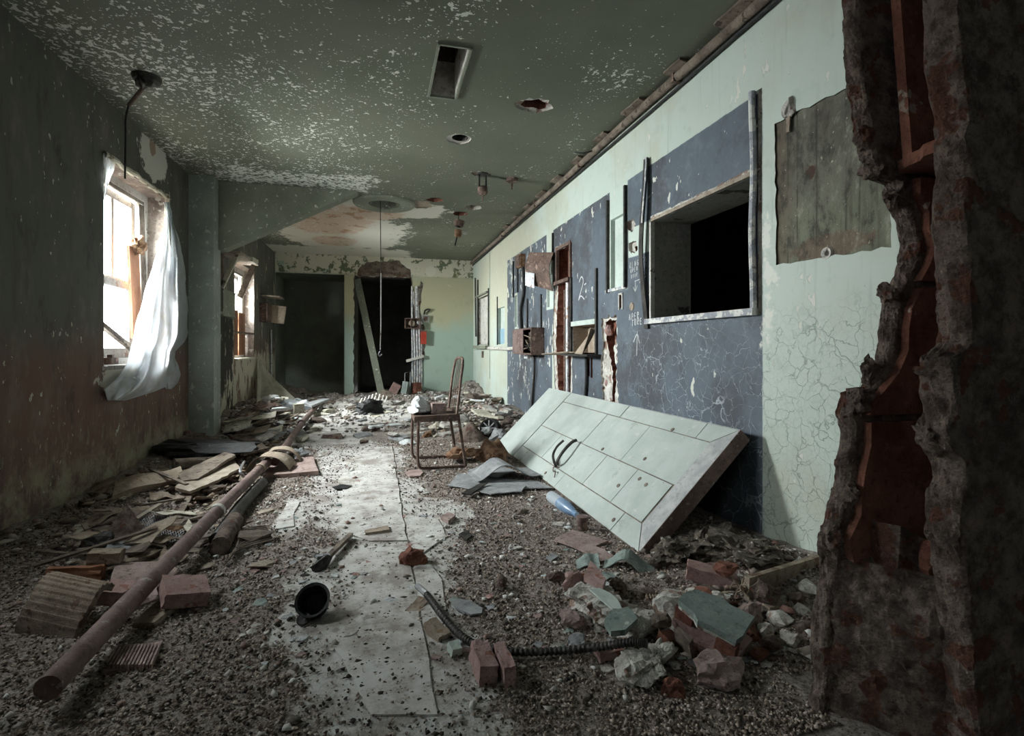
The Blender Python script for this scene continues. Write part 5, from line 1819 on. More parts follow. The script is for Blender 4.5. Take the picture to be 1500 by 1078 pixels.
ribbed('clay_flue_tile', 'large buff ribbed clay tile fragment in the near corner', onfloor(120, 912) + V3((-.035, .02, .0)), .19, .24, .15, 1.15, (.1, 0), 'buff')
slab('buff_slab', 'wide dusty buff slab under the long pipe', 'slab', [(160, 872), (172, 838), (240, 832), (262, 842), (232, 880), (188, 898)], .025, 'pink_dust', 5, .0, tilt=(-.05, .04))
slab('buff_slab', 'broken buff slab beside the pink block', 'slab', [(196, 922), (238, 884), (264, 882), (260, 895), (226, 920)], .025, 'buff', 6, .0, tilt=(.0, .04))
blockbox('pink_tile_block', 'pink painted clay block with a broken hollow end', 'block', 270, 888, (.15, .13, .055), 'pink', .5, (.22, .28), 3, .06)
blockbox('pink_piece', 'small pink clay piece in front of the buff slab', 'brick', 178, 888, (.10, .08, .06), 'pink', -.3, (.1, .1), 4)
blockbox('rubble_board', 'short brown wooden board end at the near left edge', 'board', 112, 850, (.03, .22, .06), 'wood_brown', 1.4, (0, .1), 5)
blockbox('ribbed_strip', 'ribbed greenish clay strip behind the flue tile', 'tile', 155, 842, (.12, .06, .05), 'buff', .1, (0, .1), 6)
curled('curled_scrap', 'upright curled grey cardboard scrap left of the wire mesh', 'scrap', 175, 800, .24, .13, 1.0, 'plaster_grey', .13, 1.3, .004, .10)
curled('curled_scrap', 'long pale curled strip lying beside the wire mesh', 'scrap', 212, 795, .20, .07, -.5, 'plaster_grey', .05, 1.6, .004, .05)
curled('curled_scrap', 'small pale curled flake at the edge of the debris', 'scrap', 128, 810, .11, .06, .3, 'cream', .03, 2, .003)
chunk('rag_lump', 'crumpled brown rag lump below the curled strip', 'rag', 205, 822, (.14, .10, .06), 'buff', 21, .4, rough=.9, sub=3)
chunk('grey_lump', 'grey green crumpled lump beside the curled cardboard', 'lump', 165, 818, (.15, .12, .10), 'greyplate', 22, 1.4, rough=.9, sub=3)
chunk('dark_lump', 'dark burnt lump next to the curled cardboard', 'lump', 148, 812, (.10, .09, .07), 'dark_metal', 23, .4, rough=.8)

# expanded-metal mesh
p0, p1, p2, p3 = onfloor(205, 752, .03), onfloor(276, 760, .05), onfloor(262, 792, .03), onfloor(196, 778, .02)
b = MB()
NM = 17
for i in range(NM + 1):
    for fam in (0, 1):
        pts = []
        for j in range(9):
            t = j / 8
            s = i / NM + (t - .5) * (.35 if fam else -.35)
            if 0 <= s <= 1:
                q_ = p0.lerp(p1, s).lerp(p3.lerp(p2, s), t)
                q_.z += .02 * math.sin(s * 5)
                pts.append(q_)
        if len(pts) > 1:
            b.tube(pts, .0016, 4, caps=False)
one('wire_mesh', b, M['steel'], 'piece of silvery wire mesh lying beside the long pipe', 'mesh')
chunk('straw_wad', 'wad of yellowish straw packing on the wire mesh', 'packing', 250, 783, (.13, .07, .05), 'rust_orange', 24, .3, rough=.9, sub=3)
slab('paper_scrap', 'torn white paper scrap wrapped at the pipe by the mesh', 'paper', [(268, 774), (276, 762), (283, 768), (276, 786)], .003, 'cream', 7, .03)
one('brown_netting', (lambda b_: [b_.tube(smoothpath([onfloor(330 + i * 2, 826 - i * 3, .02 + .015 * math.sin(i)), onfloor(350 + i, 805 - i * 3, .03), onfloor(400 - i, 790 - i * 2, .02)], 6), .004, 5) for i in range(11)] and b_)(MB()), M['wood_grey'], 'bunch of brown stringy netting right of the long pipe', 'netting')
b = MB()
for i in range(13):
    b.box(onfloor(165 + i * 5.2, 962, .012) + V3((0, .0, 0)), (.006, .12, .02), (0, 0, .15))
one('ribbed_plate', b.box(onfloor(196, 963, .004), (.13, .13, .012), (0, 0, .15)), M['pink_dust'], 'ribbed clay plate in the shadow of the near pipe', 'tile')

# ------------------------------------------------------------------ left wall foot
def fnslab(s, t):
    p = onfloor(165, 735).lerp(onfloor(268, 708), s)
    q_ = onfloor(172, 712).lerp(onfloor(262, 694), s)
    r_ = p.lerp(q_, t)
    r_.z = .075 + .035 * math.sin(t * 3.14) + .012 * math.sin(s * 6)
    return r_


one('foam_cushion', MB().grid(fnslab, 14, 8, .07), M['tan'], 'thick tan cushion slab lying at the foot of the window wall', 'cushion', None, None, True)
slab('fallen_board', 'flat dusty board between cushion and long pipe', 'board', [(255, 715), (300, 690), (345, 680), (352, 690), (320, 706), (278, 722)], .018, 'wood_pale', 8, .06, tilt=(0, .02))
slab('fallen_board', 'grey brown board propped behind the dusty board', 'board', [(262, 690), (330, 672), (345, 675), (290, 700), (265, 702)], .02, 'wood_grey', 9, .09, tilt=(.05, .08))
slab('fallen_board', 'small flat board in front of the black sack', 'board', [(340, 662), (385, 653), (392, 660), (352, 668)], .02, 'wood_grey', 10, .05)
b = MB().tube([onfloor(258, 679, .06), onfloor(326, 674, .05)], [.045, .04], 12)
one('rotten_log', b, M['wood_grey'], 'rotten round post lying below the black sack', 'post', None, None, True)
b = MB().rock(onfloor(305, 656, .11), (.75, .32, .17), 31, (0, 0, -.3), 3, .6)
one('black_sack', b, M['black'], 'flattened black sack by the foot of the pilaster', 'sack')
chunk('grey_bundle', 'grey bundle next to the black sack by the wall', 'bundle', 278, 655, (.35, .22, .16), 'plaster_grey', 32, .2, rough=.8, sub=3)
def drape(label, c_, yaw_, W_, L_, top_, mat):
    """card folded over the pipe joint, its two edges down on the rubble"""
    R = Euler((0, 0, yaw_)).to_matrix()

    def f(s, t):
        x = (s - .5) * W_
        z = top_ - (top_ - (.02 if s < .5 else .052)) * abs(2 * s - 1) ** 3 + .008 * math.sin(t * 7 + s * 5)
        return V3((c_.x, c_.y, 0)) + R @ V3((x, (t - .5) * L_, z))
    return one('cardboard_wrap', MB().grid(f, 16, 6, .006), M[mat], label, 'cardboard')


drape('bent pale cardboard wrapped round the pipe joint', Bp + V3((.03, -.02, 0)), -.12, .34, .20, .150, 'buff')
drape('brown folded cardboard piece beside the pipe joint', Bp + V3((.06, .24, 0)), .12, .30, .16, .150, 'tan')
chunk('pale_knot', 'pale crumpled knot of plastic beside the pipe joint', 'plastic', 440, 669, (.16, .13, .09), 'greyplate', 35, 0, rough=.9, sub=3)
slab('floor_slab', 'square dusty pink floor slab right of the long pipe', 'slab', [(385, 702), (400, 680), (458, 674), (467, 697)], .030, 'pink_dust', 11, .0, amp=.004, tilt=(.03, .0))
for i, (u, v, s) in enumerate(((365, 690, .10), (345, 720, .08), (330, 735, .07), (300, 725, .09), (285, 700, .08), (356, 705, .07))):
    chunk('twig_clump', 'tangled brown clump of roots and rags beside the pipe', 'clump', u, v, (s * 1.7, s, s * .8), 'wood_grey', 40 + i, i, rough=1.0, sub=3, group='clumps along the long pipe')
b = MB().tube(smoothpath([onfloor(358, 676, .05), onfloor(352, 690, .12), onfloor(362, 702, .05), onfloor(372, 706, .03)], 6), .010, 6)
one('wire_loop', b, M['steel'], 'stiff wire loop standing beside the pipe collar', 'wire', None, None, True)
# flakes below the far window
for i, (u, v) in enumerate(((352, 634), (372, 625), (360, 610), (385, 612), (395, 622), (350, 618), (402, 606), (415, 612), (380, 600), (420, 622), (372, 640), (390, 635))):
    r_ = random.Random(i + 70)
    curled('paint_slab', 'brown curled slab of fallen paint and plaster under the far window', 'slab', u, v, r_.uniform(.25, .5), r_.uniform(.15, .3), r_.uniform(-1, 1), r_.choice(['wood_grey', 'buff', 'plaster_grey', 'cream']), r_.uniform(.02, .09), 2, .008, .05, 'fallen slabs under the far window')

# ------------------------------------------------------------------ middle of the floor
hm = thing('mallet', 'short wooden handled mallet lying on the pale lino', 'mallet', onfloor(470, 825))
a, c_ = onfloor(474, 822, .03), onfloor(514, 783, .02)
MB().bar(a, c_, .024, .018).obj('handle', M['wood_grey'], hm)
head_ = MB().rock(a + V3((-.01, -.01, -.003)), (.085, .07, .06), 9, (0, 0, .3), 2, .3).obj('head', M['dark_metal'], hm)
MB().box(a + V3((-.005, .015, .018)), (.06, .03, .012), (0, .1, .4)).obj('wedge', M['greyplate'], head_)
# black scoop with handle knob
p = onfloor(462, 905)
sc = thing('black_scoop', 'black cup lying tipped open on the pale floor', 'cup', p)
ax = V3((-.10, -.62, .66)).normalized()
MB().lathe(p + V3((0.0, .035, .020)), [(.0005, 0), (.035, .002), (.048, .02), (.056, .07), (.062, .075), (.062, .079), (.053, .075), (.044, .022), (.0005, .006)], ax, 28).obj('cup', M['black'], sc, None, True)
MB().lathe(p + V3((-.035, -.03, .012)), [(.0005, 0), (.02, 0), (.026, .008), (.022, .012), (.0005, .010)], V3((-.1, -.5, .8)), 20).obj('lid', M['dark_metal'], sc, None, True)
p = onfloor(607, 824)
one('brick_lump', MB().rock(p + V3((0, 0, .028)), (.115, .085, .09), 71, (0, 0, .3), 4, .28).rock(p + V3((-.022, .0, .035)), (.075, .07, .085), 72, (.2, 0, 1), 4, .28).rock(p + V3((.03, -.01, .018)), (.07, .065, .06), 73, (0, 0, 2), 4, .28), M['terra'], 'rough red brick lump sitting on the lino seam', 'brick')
slab('oval_plate', 'oval grey flat plate lying on the gravel', 'plate', [(661, 886), (670, 880), (690, 884), (707, 894), (705, 900), (690, 902), (668, 894)], .008, 'greyplate', 52, .006, .002)
slab('tan_strip', 'small tan strip of wood lying on the pale lino', 'strip', [(534, 780), (568, 773), (571, 779), (536, 784)], .012, 'tan', 53, .008, .002)
slab('round_gasket', 'round pink clay disc lying under the chair', 'disc', [(594, 694), (602, 690), (614, 690), (620, 694), (615, 699), (600, 700)], .012, 'pink_dust', 54, .004, .003)
slab('dark_leaf', 'dark flat leaf on the pale lino', 'leaf', [(486, 714), (500, 710), (516, 712), (508, 716), (492, 717)], .003, 'black', 55, .010, .003)
slab('dark_square', 'small dark square scrap on the gravel', 'scrap', [(672, 785), (683, 779), (692, 786), (684, 794)], .010, 'dark_metal', 56, .004, .002)
slab('clay_wedge', 'small pinkish clay wedge right of the lino', 'wedge', [(645, 762), (656, 755), (668, 760), (657, 768)], .02, 'pink_dust', 57, .004, .003)
chunk('small_stone', 'pale angular stone casting a shadow on the gravel', 'stone', 733, 862, (.055, .06, .06), 'plaster_grey', 58, .2)
blockbox('paper_flag', 'folded cardboard scrap under the flexible conduit end', 'scrap', 612, 890, (.05, .10, .012), 'tan', -.6, (.12, .08), 59)
blockbox('tape_block', 'small dusty tan block sunk in the lino', 'block', 640, 930, (.05, .09, .03), 'tan', .5, (.2, 0), 60)
blockbox('pale_cube', 'small white plaster cube near the pink bricks', 'cube', 666, 957, (.035, .04, .03), 'mint', .3, (.2, .1), 61)

# flexible conduit
pth = [onfloor(611, 858, .035), onfloor(626, 872, .035), onfloor(645, 898, .03), onfloor(672, 928, .022), onfloor(705, 947, .02), onfloor(760, 955, .02), onfloor(820, 953, .02), onfloor(880, 947, .05), onfloor(925, 941, .085), onfloor(948, 943, .09)]
pp = smoothpath(pth, 34)
fcn = thing('flexible_conduit', 'dark ribbed flexible conduit snaking across the foreground', 'conduit', onfloor(760, 955))
MB().tube(pp[30:], [.0105 + (.0028 if (i // 2) % 2 else 0) for i in range(len(pp) - 30)], 10).obj('hose', M['dark_metal'], fcn, None, True)
MB().tube(pp[:32], .012, 8).obj('bare_end', M['steel'], fcn, None, True)
blockbox('twin_brick', 'pink hollow brick half in the near foreground', 'brick', 708, 984, (.055, .13, .06), 'pink', .05, (.05, .1), 62)
blockbox('twin_brick', 'narrow pink brick slice beside the hollow brick half', 'brick', 733, 982, (.036, .13, .065), 'pink', .03, (0, -.05), 63)

# ------------------------------------------------------------------ around the chair and door
p = onfloor(688, 644)
one('cement_cone', MB().lathe(p + V3((0, 0, -.01)), [(.20, 0), (.185, .03), (.05, .17), (.03, .20), (.0005, .205)], (.08, -.05, 1), 22), M['plaster_grey'], 'small grey cone of spilled cement behind the chair', 'cement')
rl = thing('metal_reel', 'dark metal reel lying on its side near the wall', 'reel', onfloor(715, 640))
p = onfloor(716, 640) + V3((0, 0, .10))
MB().lathe(p, [(.0005, 0), (.03, .0), (.03, .01), (.085, .01), (.10, 0), (.10, -.02), (.085, -.015), (.08, .22), (.10, .23)], V3((.35, .9, -.1)), 24).obj('drum', M['dark_metal'], rl, None, True)
for k in range(4):
    t = k * math.pi / 4
    ax = V3((.35, .9, -.1)).normalized()
    x_ = ax.orthogonal().normalized()
    y_ = ax.cross(x_)
    d_ = x_ * math.cos(t) + y_ * math.sin(t)
    MB().bar(p - ax * .006 - d_ * .085, p - ax * .006 + d_ * .085, .012, .01, ax).obj('spoke', M['steel'], rl)
chunk('gravel_clod', 'pale grey clod beside the reel', 'clod', 728, 645, (.22, .18, .13), 'greyplate', 65, .4, rough=.5, sub=3)
chunk('white_scrap', 'crumpled white scrap in front of the reel', 'scrap', 706, 641, (.10, .08, .07), 'chalk', 66, .4, rough=.8)
curled('crumpled_paper', 'crumpled brown paper bag beside the door corner', 'paper', 722, 672, .30, .22, .3, 'brownpaper', .10, 1.5, .003, .12, hump=.10)
chunk('crumpled_bag', 'dark brown crumpled bag lying by the chair foot', 'bag', 688, 675, (.24, .17, .10), 'brownpaper', 67, .5, rough=1.0, sub=3)
chunk('crumpled_bag', 'tan scrunched paper wad against the fallen door', 'bag', 731, 678, (.18, .16, .16), 'brownpaper', 68, 1.5, rough=1.0, sub=3)
curled('humped_sheet', 'grey roofing sheet humped up beside the fallen door', 'sheet', 738, 701, .50, .28, .12, 'greyplate', .0, 2, .005, 0, hump=.10, zoff=.036)
slab('grey_sheet', 'torn grey sheet lying flat by the chair foot', 'sheet', [(655, 712), (672, 695), (735, 702), (790, 706), (810, 716), (760, 716), (700, 718)], .006, 'greyplate', 69, .012, .012)
slab('grey_sheet', 'lower torn grey sheet overlapping the gravel', 'sheet', [(690, 722), (740, 712), (770, 716), (764, 724), (720, 727)], .006, 'greyplate', 70, .008, .012)
slab('grey_sheet', 'grey sheet piece under the brown paper bag', 'sheet', [(695, 690), (730, 676), (765, 690), (740, 700)], .006, 'greyplate', 71, .022, .010)
slab('dark_strip', 'dark rubber strip lying across the torn sheets', 'strip', [(676, 725), (702, 712), (714, 710), (690, 727)], .010, 'dark_metal', 72, .02, .003)
slab('flat_tile', 'large pale flat slab by the wall behind the chair', 'slab', [(690, 606), (712, 600), (738, 606), (730, 615), (700, 614)], .03, 'cream', 73, .02, .01)
slab('flat_tile', 'pale slab lying under the conduit wall behind the chair', 'slab', [(700, 598), (716, 594), (728, 600), (712, 604)], .03, 'plaster', 74, .05, .01)
chunk('cup_scrap', 'small brown scrap lying behind the chair legs', 'scrap', 626, 640, (.11, .07, .08), 'rust_orange', 75, .3, rough=.9)
slab('straight_lath', 'long thin lath lying across behind the chair', 'lath', [(622, 622), (700, 620), (700, 623), (622, 625)], .015, 'wood_grey', 76, .01, .002)
chunk('charred_grate', 'dark charred lump in the middle of the far rubble', 'lump', 545, 605, (.50, .35, .22), 'black', 77, .3, rough=1.0, sub=3)
b = MB()
p = onfloor(546, 600)
for i in range(8):
    b.bar(p + V3((-.2 + i * .055, 0, .10)), p + V3((-.16 + i * .055, .05, .26 - .02 * abs(i - 4))), .02, .02)
one('white_comb', b.bar(p + V3((-.22, 0, .10)), p + V3((.22, 0, .10)), .03, .03), M['white_wood'], 'white toothed metal comb standing in the charred lump', 'comb')
slab('flat_plank', 'flat pale plank end beyond the far pipe', 'plank', [(432, 598), (462, 589), (470, 592), (442, 603)], .03, 'greyplate', 78, .06, .003)
blockbox('cup_white', 'small cream bucket beside the far pipe end', 'bucket', 434, 605, (.14, .13, .16), 'cream', .3, (0, 0), 79)

# bottle, jar and scraps under the door edge
bt = thing('plastic_bottle', 'crushed clear plastic bottle with blue shade under the door edge', 'bottle', onfloor(825, 742))
a, c_ = onfloor(806, 726, .04), onfloor(845, 754, .03)
ax = (c_ - a).normalized()
Lb = (c_ - a).length
MB().lathe(a, [(.0005, 0), (.030, .002), (.036, .02), (.034, Lb * .2), (.037, Lb * .25), (.034, Lb * .4)], ax, 18).obj('base', M['pet'], bt, None, True)
sho_ = MB().lathe(a, [(.034, Lb * .4), (.038, Lb * .46), (.036, Lb * .62), (.026, Lb * .8), (.014, Lb * .9)], ax, 18).obj('shoulder', M['pet_blue'], bt, None, True)
MB().lathe(a, [(.014, Lb * .9), (.016, Lb * .9), (.016, Lb), (.0005, Lb)], ax, 14).obj('cap', M['pet_blue'], sho_, None, True)
p = onfloor(853, 776)
jr = thing('rusty_tin', 'small rusty tin with a lid at the door edge', 'tin', p)
tin_ = MB().lathe(p, [(.0005, 0), (.030, 0), (.032, .01), (.028, .03), (.030, .055), (.0005, .056)], (0, 0, 1), 18).obj('body', M['rust'], jr, None, True)
MB().lathe(p, [(.026, .055), (.034, .056), (.034, .075), (.0005, .078)], (0, 0, 1), 18).obj('lid', M['pipe_rust'], tin_, None, True)
slab('brown_board', 'flat brown board lying before the door corner', 'board', [(812, 795), (838, 781), (890, 795), (872, 803), (905, 815), (880, 822), (845, 806)], .010, 'pink_dust', 81, .008, .004)
curled('green_curl', 'large curled green paint sheet at the door corner', 'sheet', 925, 832, .22, .10, -.55, 'green_scrap', -.0, 2, .004, .02, hump=.055)
curled('green_curl', 'small green sheet flap beside the brown board', 'sheet', 862, 828, .11, .10, -.3, 'green_scrap', .02, 2, .004, .03, hump=.02)
curled('green_curl', 'dark green flake behind the pink tile shard', 'sheet', 890, 846, .08, .06, .2, 'green_scrap', .0, 2, .004, 0, hump=.01)
slab('chip_blue', 'small bluish flat chip near the brown board', 'chip', [(800, 818), (808, 813), (818, 817), (808, 823)], .008, 'greyplate', 82, .004, .002)
chunk('wood_chip', 'short brown stick on the gravel near the bottle', 'stick', 765, 752, (.09, .03, .03), 'wood_grey', 83, .2)
chunk('white_chip', 'white angular chip near the rusty tin', 'chip', 818, 770, (.07, .035, .03), 'plaster', 84, -.5)
chunk('grey_stone', 'rounded grey stone near the pink tile shard', 'stone', 818, 850, (.085, .06, .05), 'plaster_grey', 85, .2)

# ------------------------------------------------------------------ rubble pile in the near right
def plasterbeam(name, label, path, r, mat, seed):
    P = smoothpath(path, 22)
    seg = 26
    vs_, fs_ = [], []
    n_ = len(P)
    for i, p_ in enumerate(P):
        d_ = (P[min(i + 1, n_ - 1)] - P[max(i - 1, 0)]).normalized()
        sx = d_.cross(V3((0, 0, 1))).normalized()
        sz = sx.cross(d_)
        u_ = i / (n_ - 1)
        prof = min(1.0, .25 + 6 * u_, .25 + 6 * (1 - u_))
        for k_ in range(seg):
            t_ = 2 * math.pi * k_ / seg
            o_ = sx * math.cos(t_) + sz * math.sin(t_)
            q_ = p_ * 9 + o_ * 1.1 + V3((seed, 0, 0))
            e_ = r * prof * (1 + .55 * mnoise.fractal(q_, .75, 2.1, 6) + .22 * (mnoise.cell(q_ * 2.5) - .5))
            # squarish broken section
            sq = 1 / max(abs(math.cos(t_)), abs(math.sin(t_))) ** .6
            vs_.append(p_ + sx * (math.cos(t_) * e_ * sq * 1.3) + sz * (math.sin(t_) * e_ * sq * .75))
    for i in range(n_ - 1):
        for k_ in range(seg):
            fs_.append((i * seg + k_, i * seg + (k_ + 1) % seg, (i + 1) * seg + (k_ + 1) % seg, (i + 1) * seg + k_))
    fs_ += [tuple(range(seg)), tuple((n_ - 1) * seg + k_ for k_ in range(seg))]
    return one(name, MB().add(vs_, fs_), M[mat], label, 'rubble')


plasterbeam('plaster_beam', 'long lump of white plaster still painted mint on top', [onfloor(846, 862, .02), onfloor(880, 885, .035), onfloor(915, 905, .045), onfloor(945, 925, .05)], .055, 'plaster', 3)
slab('mint_skin', 'mint painted skin on the long white plaster lump', 'skin', [(864, 868), (880, 862), (905, 880), (912, 896), (895, 894)], .006, 'mint', 86, .085, .006, tilt=(0, 0))
slab('pink_shard', 'pointed pink tile shard leaning on the plaster lump', 'shard', [(855, 866), (864, 838), (872, 842), (888, 866), (884, 878)], .02, 'pink', 87, .05, .003)
slab('green_plate', 'grey green painted plaster plate in the rubble pile', 'plate', [(884, 925), (893, 912), (918, 908), (932, 920), (915, 935), (895, 938)], .018, 'green_scrap', 88, .06, .004, tilt=(.1, .1))
chunk('plaster_rock', 'round white plaster boulder in the middle of the rubble pile', 'rubble', 978, 912, (.15, .13, .13), 'plaster', 89, .3, rough=.4, sub=3)
chunk('clay_rock', 'broken reddish clay lump right of the plaster boulder', 'rubble', 1012, 912, (.08, .075, .075), 'terra', 90, .8, rough=.5)
plasterbeam('plaster_ridge', 'jagged ridge of white plaster at the very front of the pile', [onfloor(905, 990, .02), onfloor(932, 972, .035), onfloor(960, 958, .045), onfloor(972, 968, .03)], .04, 'plaster', 9)
blockbox('pink_slice', 'flat pink brick slice under the flexible conduit', 'brick', 900, 962, (.12, .05, .03), 'pink', .05, (.1, 0), 91)
blockbox('pink_slice', 'small pink tile edge behind the plaster ridge', 'brick', 982, 950, (.07, .04, .05), 'terra', .4, (.3, .3), 92)
blockbox('brown_shard', 'upright brown tile shard before the painted block', 'shard', 999, 958, (.02, .06, .08), 'wood_grey', .2, (.2, -.4), 93)
# big painted hollow block
hb = thing('painted_block', 'big hollow clay block with blue green painted face in the pile', 'block', onfloor(1050, 950))
c0 = onfloor(1048, 948) + V3((0, .0, .07))
Rb = Euler((.22, -.16, .55)).to_matrix()


def pb(x, y, z):
    return c0 + Rb @ V3((x, y, z))


top = ragged([(-.07, -.085), (.06, -.09), (.075, .02), (.05, .10), (-.035, .11), (-.08, .03)], .03, .008, 94)
MB().prism([pb(x, y, .032) for x, y in top], (Rb @ V3((0, 0, .02)))).obj('painted_face', M['green_scrap'], hb)
MB().prism([pb(x * .97, y * .97, .020) for x, y in top], (Rb @ V3((0, 0, .013)))).obj('plaster_layer', M['plaster'], hb)
MB().prism([pb(x, y, -.045) for x, y in ((.06, -.10), (.09, .02), (.055, .12), (-.05, .12), (-.09, .03), (-.08, -.09))], (Rb @ V3((0, 0, .022)))).obj('lower_shell', M['pink'], hb)
for (x, y) in ((-.06, -.06), (-.02, .09), (.03, .02)):
    MB().prism([pb(x - .02, y - .03, -.03), pb(x + .02, y - .03, -.03), pb(x + .02, y + .03, -.03), pb(x - .02, y + .03, -.03)], Rb @ V3((0, 0, .055))).obj('web', M['terra'], hb)
chunk('pink_rock', 'pale pink clay lump behind the painted block', 'rubble', 1095, 905, (.11, .08, .06), 'pink_dust', 95, .5, rough=.5, sub=3)
blockbox('pink_brick', 'pink brick lying in front of the leaning door', 'brick', 1042, 852, (.19, .085, .055), 'pink', -.62, (0, .12), 96)
chunk('brick_stub', 'broken clay stub touching the pink brick', 'rubble', 1068, 858, (.09, .07, .05), 'terra', 97, .4, rough=.6)
b = MB().bar(onfloor(1094, 862, .045), V3((1.84, 1.78, .085)), .022, .085)
one('skirting_plank', b, M['buff'], 'grey skirting plank lying against the foot of the mint wall', 'plank')
b = MB()
for i in range(14):
    r_ = random.Random(i)
    p = onfloor(1085 + r_.uniform(-6, 8), 862 + r_.uniform(-6, 8), .03)
    b.tube(smoothpath([p, p + V3((r_.uniform(-.05, .05), r_.uniform(-.03, .03), r_.uniform(.0, .05))), p + V3((r_.uniform(-.08, .08), r_.uniform(-.04, .04), r_.uniform(-.02, .04)))], 4), .003, 4)
one('splinter_tuft', b, M['tan'], 'tuft of splinters at the end of the skirting plank', 'splinters')
chunk('tan_rock', 'flat tan clay lump at the front edge of the pile', 'rubble', 1062, 996, (.15, .11, .08), 'pink_dust', 98, .3, rough=.5, sub=3)
chunk('red_stone', 'small dark red stone beside the painted block', 'stone', 1096, 955, (.06, .05, .045), 'terra', 99, .3)
b = MB()
p = onfloor(984, 880, .012)
for i in range(16):
    b.box(p + V3((-.075 + i * .010, .028 - i * .004, .004)), (.005, .034, .012), (0, 0, -.35))
one('ribbed_scrap', b.box(p, (.17, .03, .008), (0, 0, -.38)), M['buff'], 'ribbed tan strip on the gravel behind the plaster boulder', 'strip')
b = MB()
p = onfloor(1138, 888, .012)
for i in range(12):
    b.box(p + V3((-.045 + i * .008, i * .001, .004)), (.004, .034, .012), (0, 0, .1))
one('ribbed_scrap', b.box(p, (.10, .03, .008), (0, 0, .1)), M['buff'], 'small ribbed tan strip near the broken wall foot', 'strip')
for i, (u, v, s) in enumerate(((1165, 882, .06), (1186, 868, .07), (1128, 905, .06), (1150, 912, .05), (1175, 900, .05), (1010, 888, .05), (1040, 885, .06), (1120, 930, .05), (1160, 940, .05), (955, 878, .05), (1075, 880, .06))):
    chunk('plaster_lump', 'small pale plaster lump strewn before the broken wall', 'rubble', u, v, (s * 1.3, s, s * .8), 'plaster' if i % 3 else 'plaster_grey', 110 + i, i, rough=.5, group='plaster lumps before the broken wall')
for i, (u, v, s, mt, lb) in enumerate((
        (862, 872, .07, 'pink', 'pink clay lump at the tip of the long plaster lump'), (905, 868, .06, 'plaster_grey', 'grey mortar lump behind the long plaster lump'),
        (958, 900, .06, 'pink', 'pink clay lump between plaster lump and boulder'), (966, 938, .045, 'wood_grey', 'brown shard lump behind the plaster ridge'),
        (1004, 944, .045, 'terra', 'red clay lump beside the painted block'), (990, 935, .05, 'plaster', 'white crumb lump between boulder and painted block'),
        (870, 912, .06, 'pink_dust', 'flat dusty pink lump near the flexible conduit'), (845, 960, .05, 'greyplate', 'grey plate lump in front of the flexible conduit'),
        (1090, 930, .06, 'terra', 'dark clay lump under the painted block'), (1120, 885, .07, 'plaster_grey', 'grey lump beside the splinter tuft'),
        (950, 992, .045, 'terra', 'red clay underside before the plaster ridge'), (1130, 960, .05, 'plaster_grey', 'grey lump before the broken wall foot'))):
    chunk('rubble_lump', lb, 'rubble', u, v, (s * 1.5, s * 1.1, s), mt, 210 + i, i * .9, rough=.6, sub=3)
# insulation heap in the shade behind the leaning door
for i, (u, v, s) in enumerate(((1026, 797, .27), (1050, 800, .30), (1085, 805, .28), (1112, 810, .20), (985, 808, .22), (1072, 806, .20), (1134, 820, .12))):
    chunk('insulation_lump', 'brown fibrous insulation lump in the shade behind the door', 'insulation', u, v + 10, (s, s * .8, s * .42), 'heap', 130 + i, i, rough=1.0, sub=4, group='insulation lumps behind the door')
slab('pale_flake', 'pale oval flake on the insulation lumps', 'flake', [(1096, 808), (1108, 804), (1116, 808), (1106, 813)], .01, 'plaster_grey', 140, .10, .004)

# torn papers, lath and plaster skins tangled along the window wall
rr = random.Random(404)
for i in range(46):
    u, v = rr.uniform(105, 330), rr.uniform(672, 840)
    p = onfloor(u, v)
    if not (-1.78 < p.x < -.98 and 2.4 < p.y < 7):
        continue
    L_ = rr.uniform(.08, .24)
    mt_ = rr.choice(['wood_grey', 'buff', 'plaster_grey', 'cream', 'tan', 'greyplate'])
    curled('torn_skin', 'curled torn %s scrap in the debris along the window wall' % {'wood_grey': 'brown', 'buff': 'buff', 'plaster_grey': 'dark', 'cream': 'cream', 'tan': 'tan', 'greyplate': 'grey'}[mt_], 'scrap', u, v, L_, L_ * rr.uniform(.3, .7), rr.uniform(-3, 3), mt_, rr.uniform(.01, .07), 2, .004, rr.uniform(-.05, .05), 'torn scraps along the window wall', 5, rr.uniform(0, .03))
for i in range(16):
    u, v = rr.uniform(110, 360), rr.uniform(670, 830)
    p = onfloor(u, v, .02)
    if not (-1.7 < p.x < -1.0):
        continue
    a_ = rr.uniform(0, 3.14)
    L_ = rr.uniform(.10, .28)
    d_ = V3((math.cos(a_) * L_, math.sin(a_) * L_, rr.uniform(-.02, .04)))
    one('broken_lath', MB().bar(p - d_, p + d_, rr.uniform(.015, .035), .010), M[rr.choice(['wood_grey', 'wood_pale'])], 'thin broken lath lying in the debris along the window wall', 'lath', 'laths along the window wall')

# small bits seen on the gravel: pale chips, clay shards, slivers, dark flakes
TONE = {'plaster': 'white', 'chalk': 'white', 'cream': 'cream', 'greyplate': 'grey', 'plaster_grey': 'dark mortar', 'wood_grey': 'brown weathered', 'buff': 'buff', 'tan': 'tan', 'wood_pale': 'pale wooden', 'pink': 'pink', 'pink_dust': 'dusty pink', 'green_scrap': 'green', 'dark_metal': 'black'}


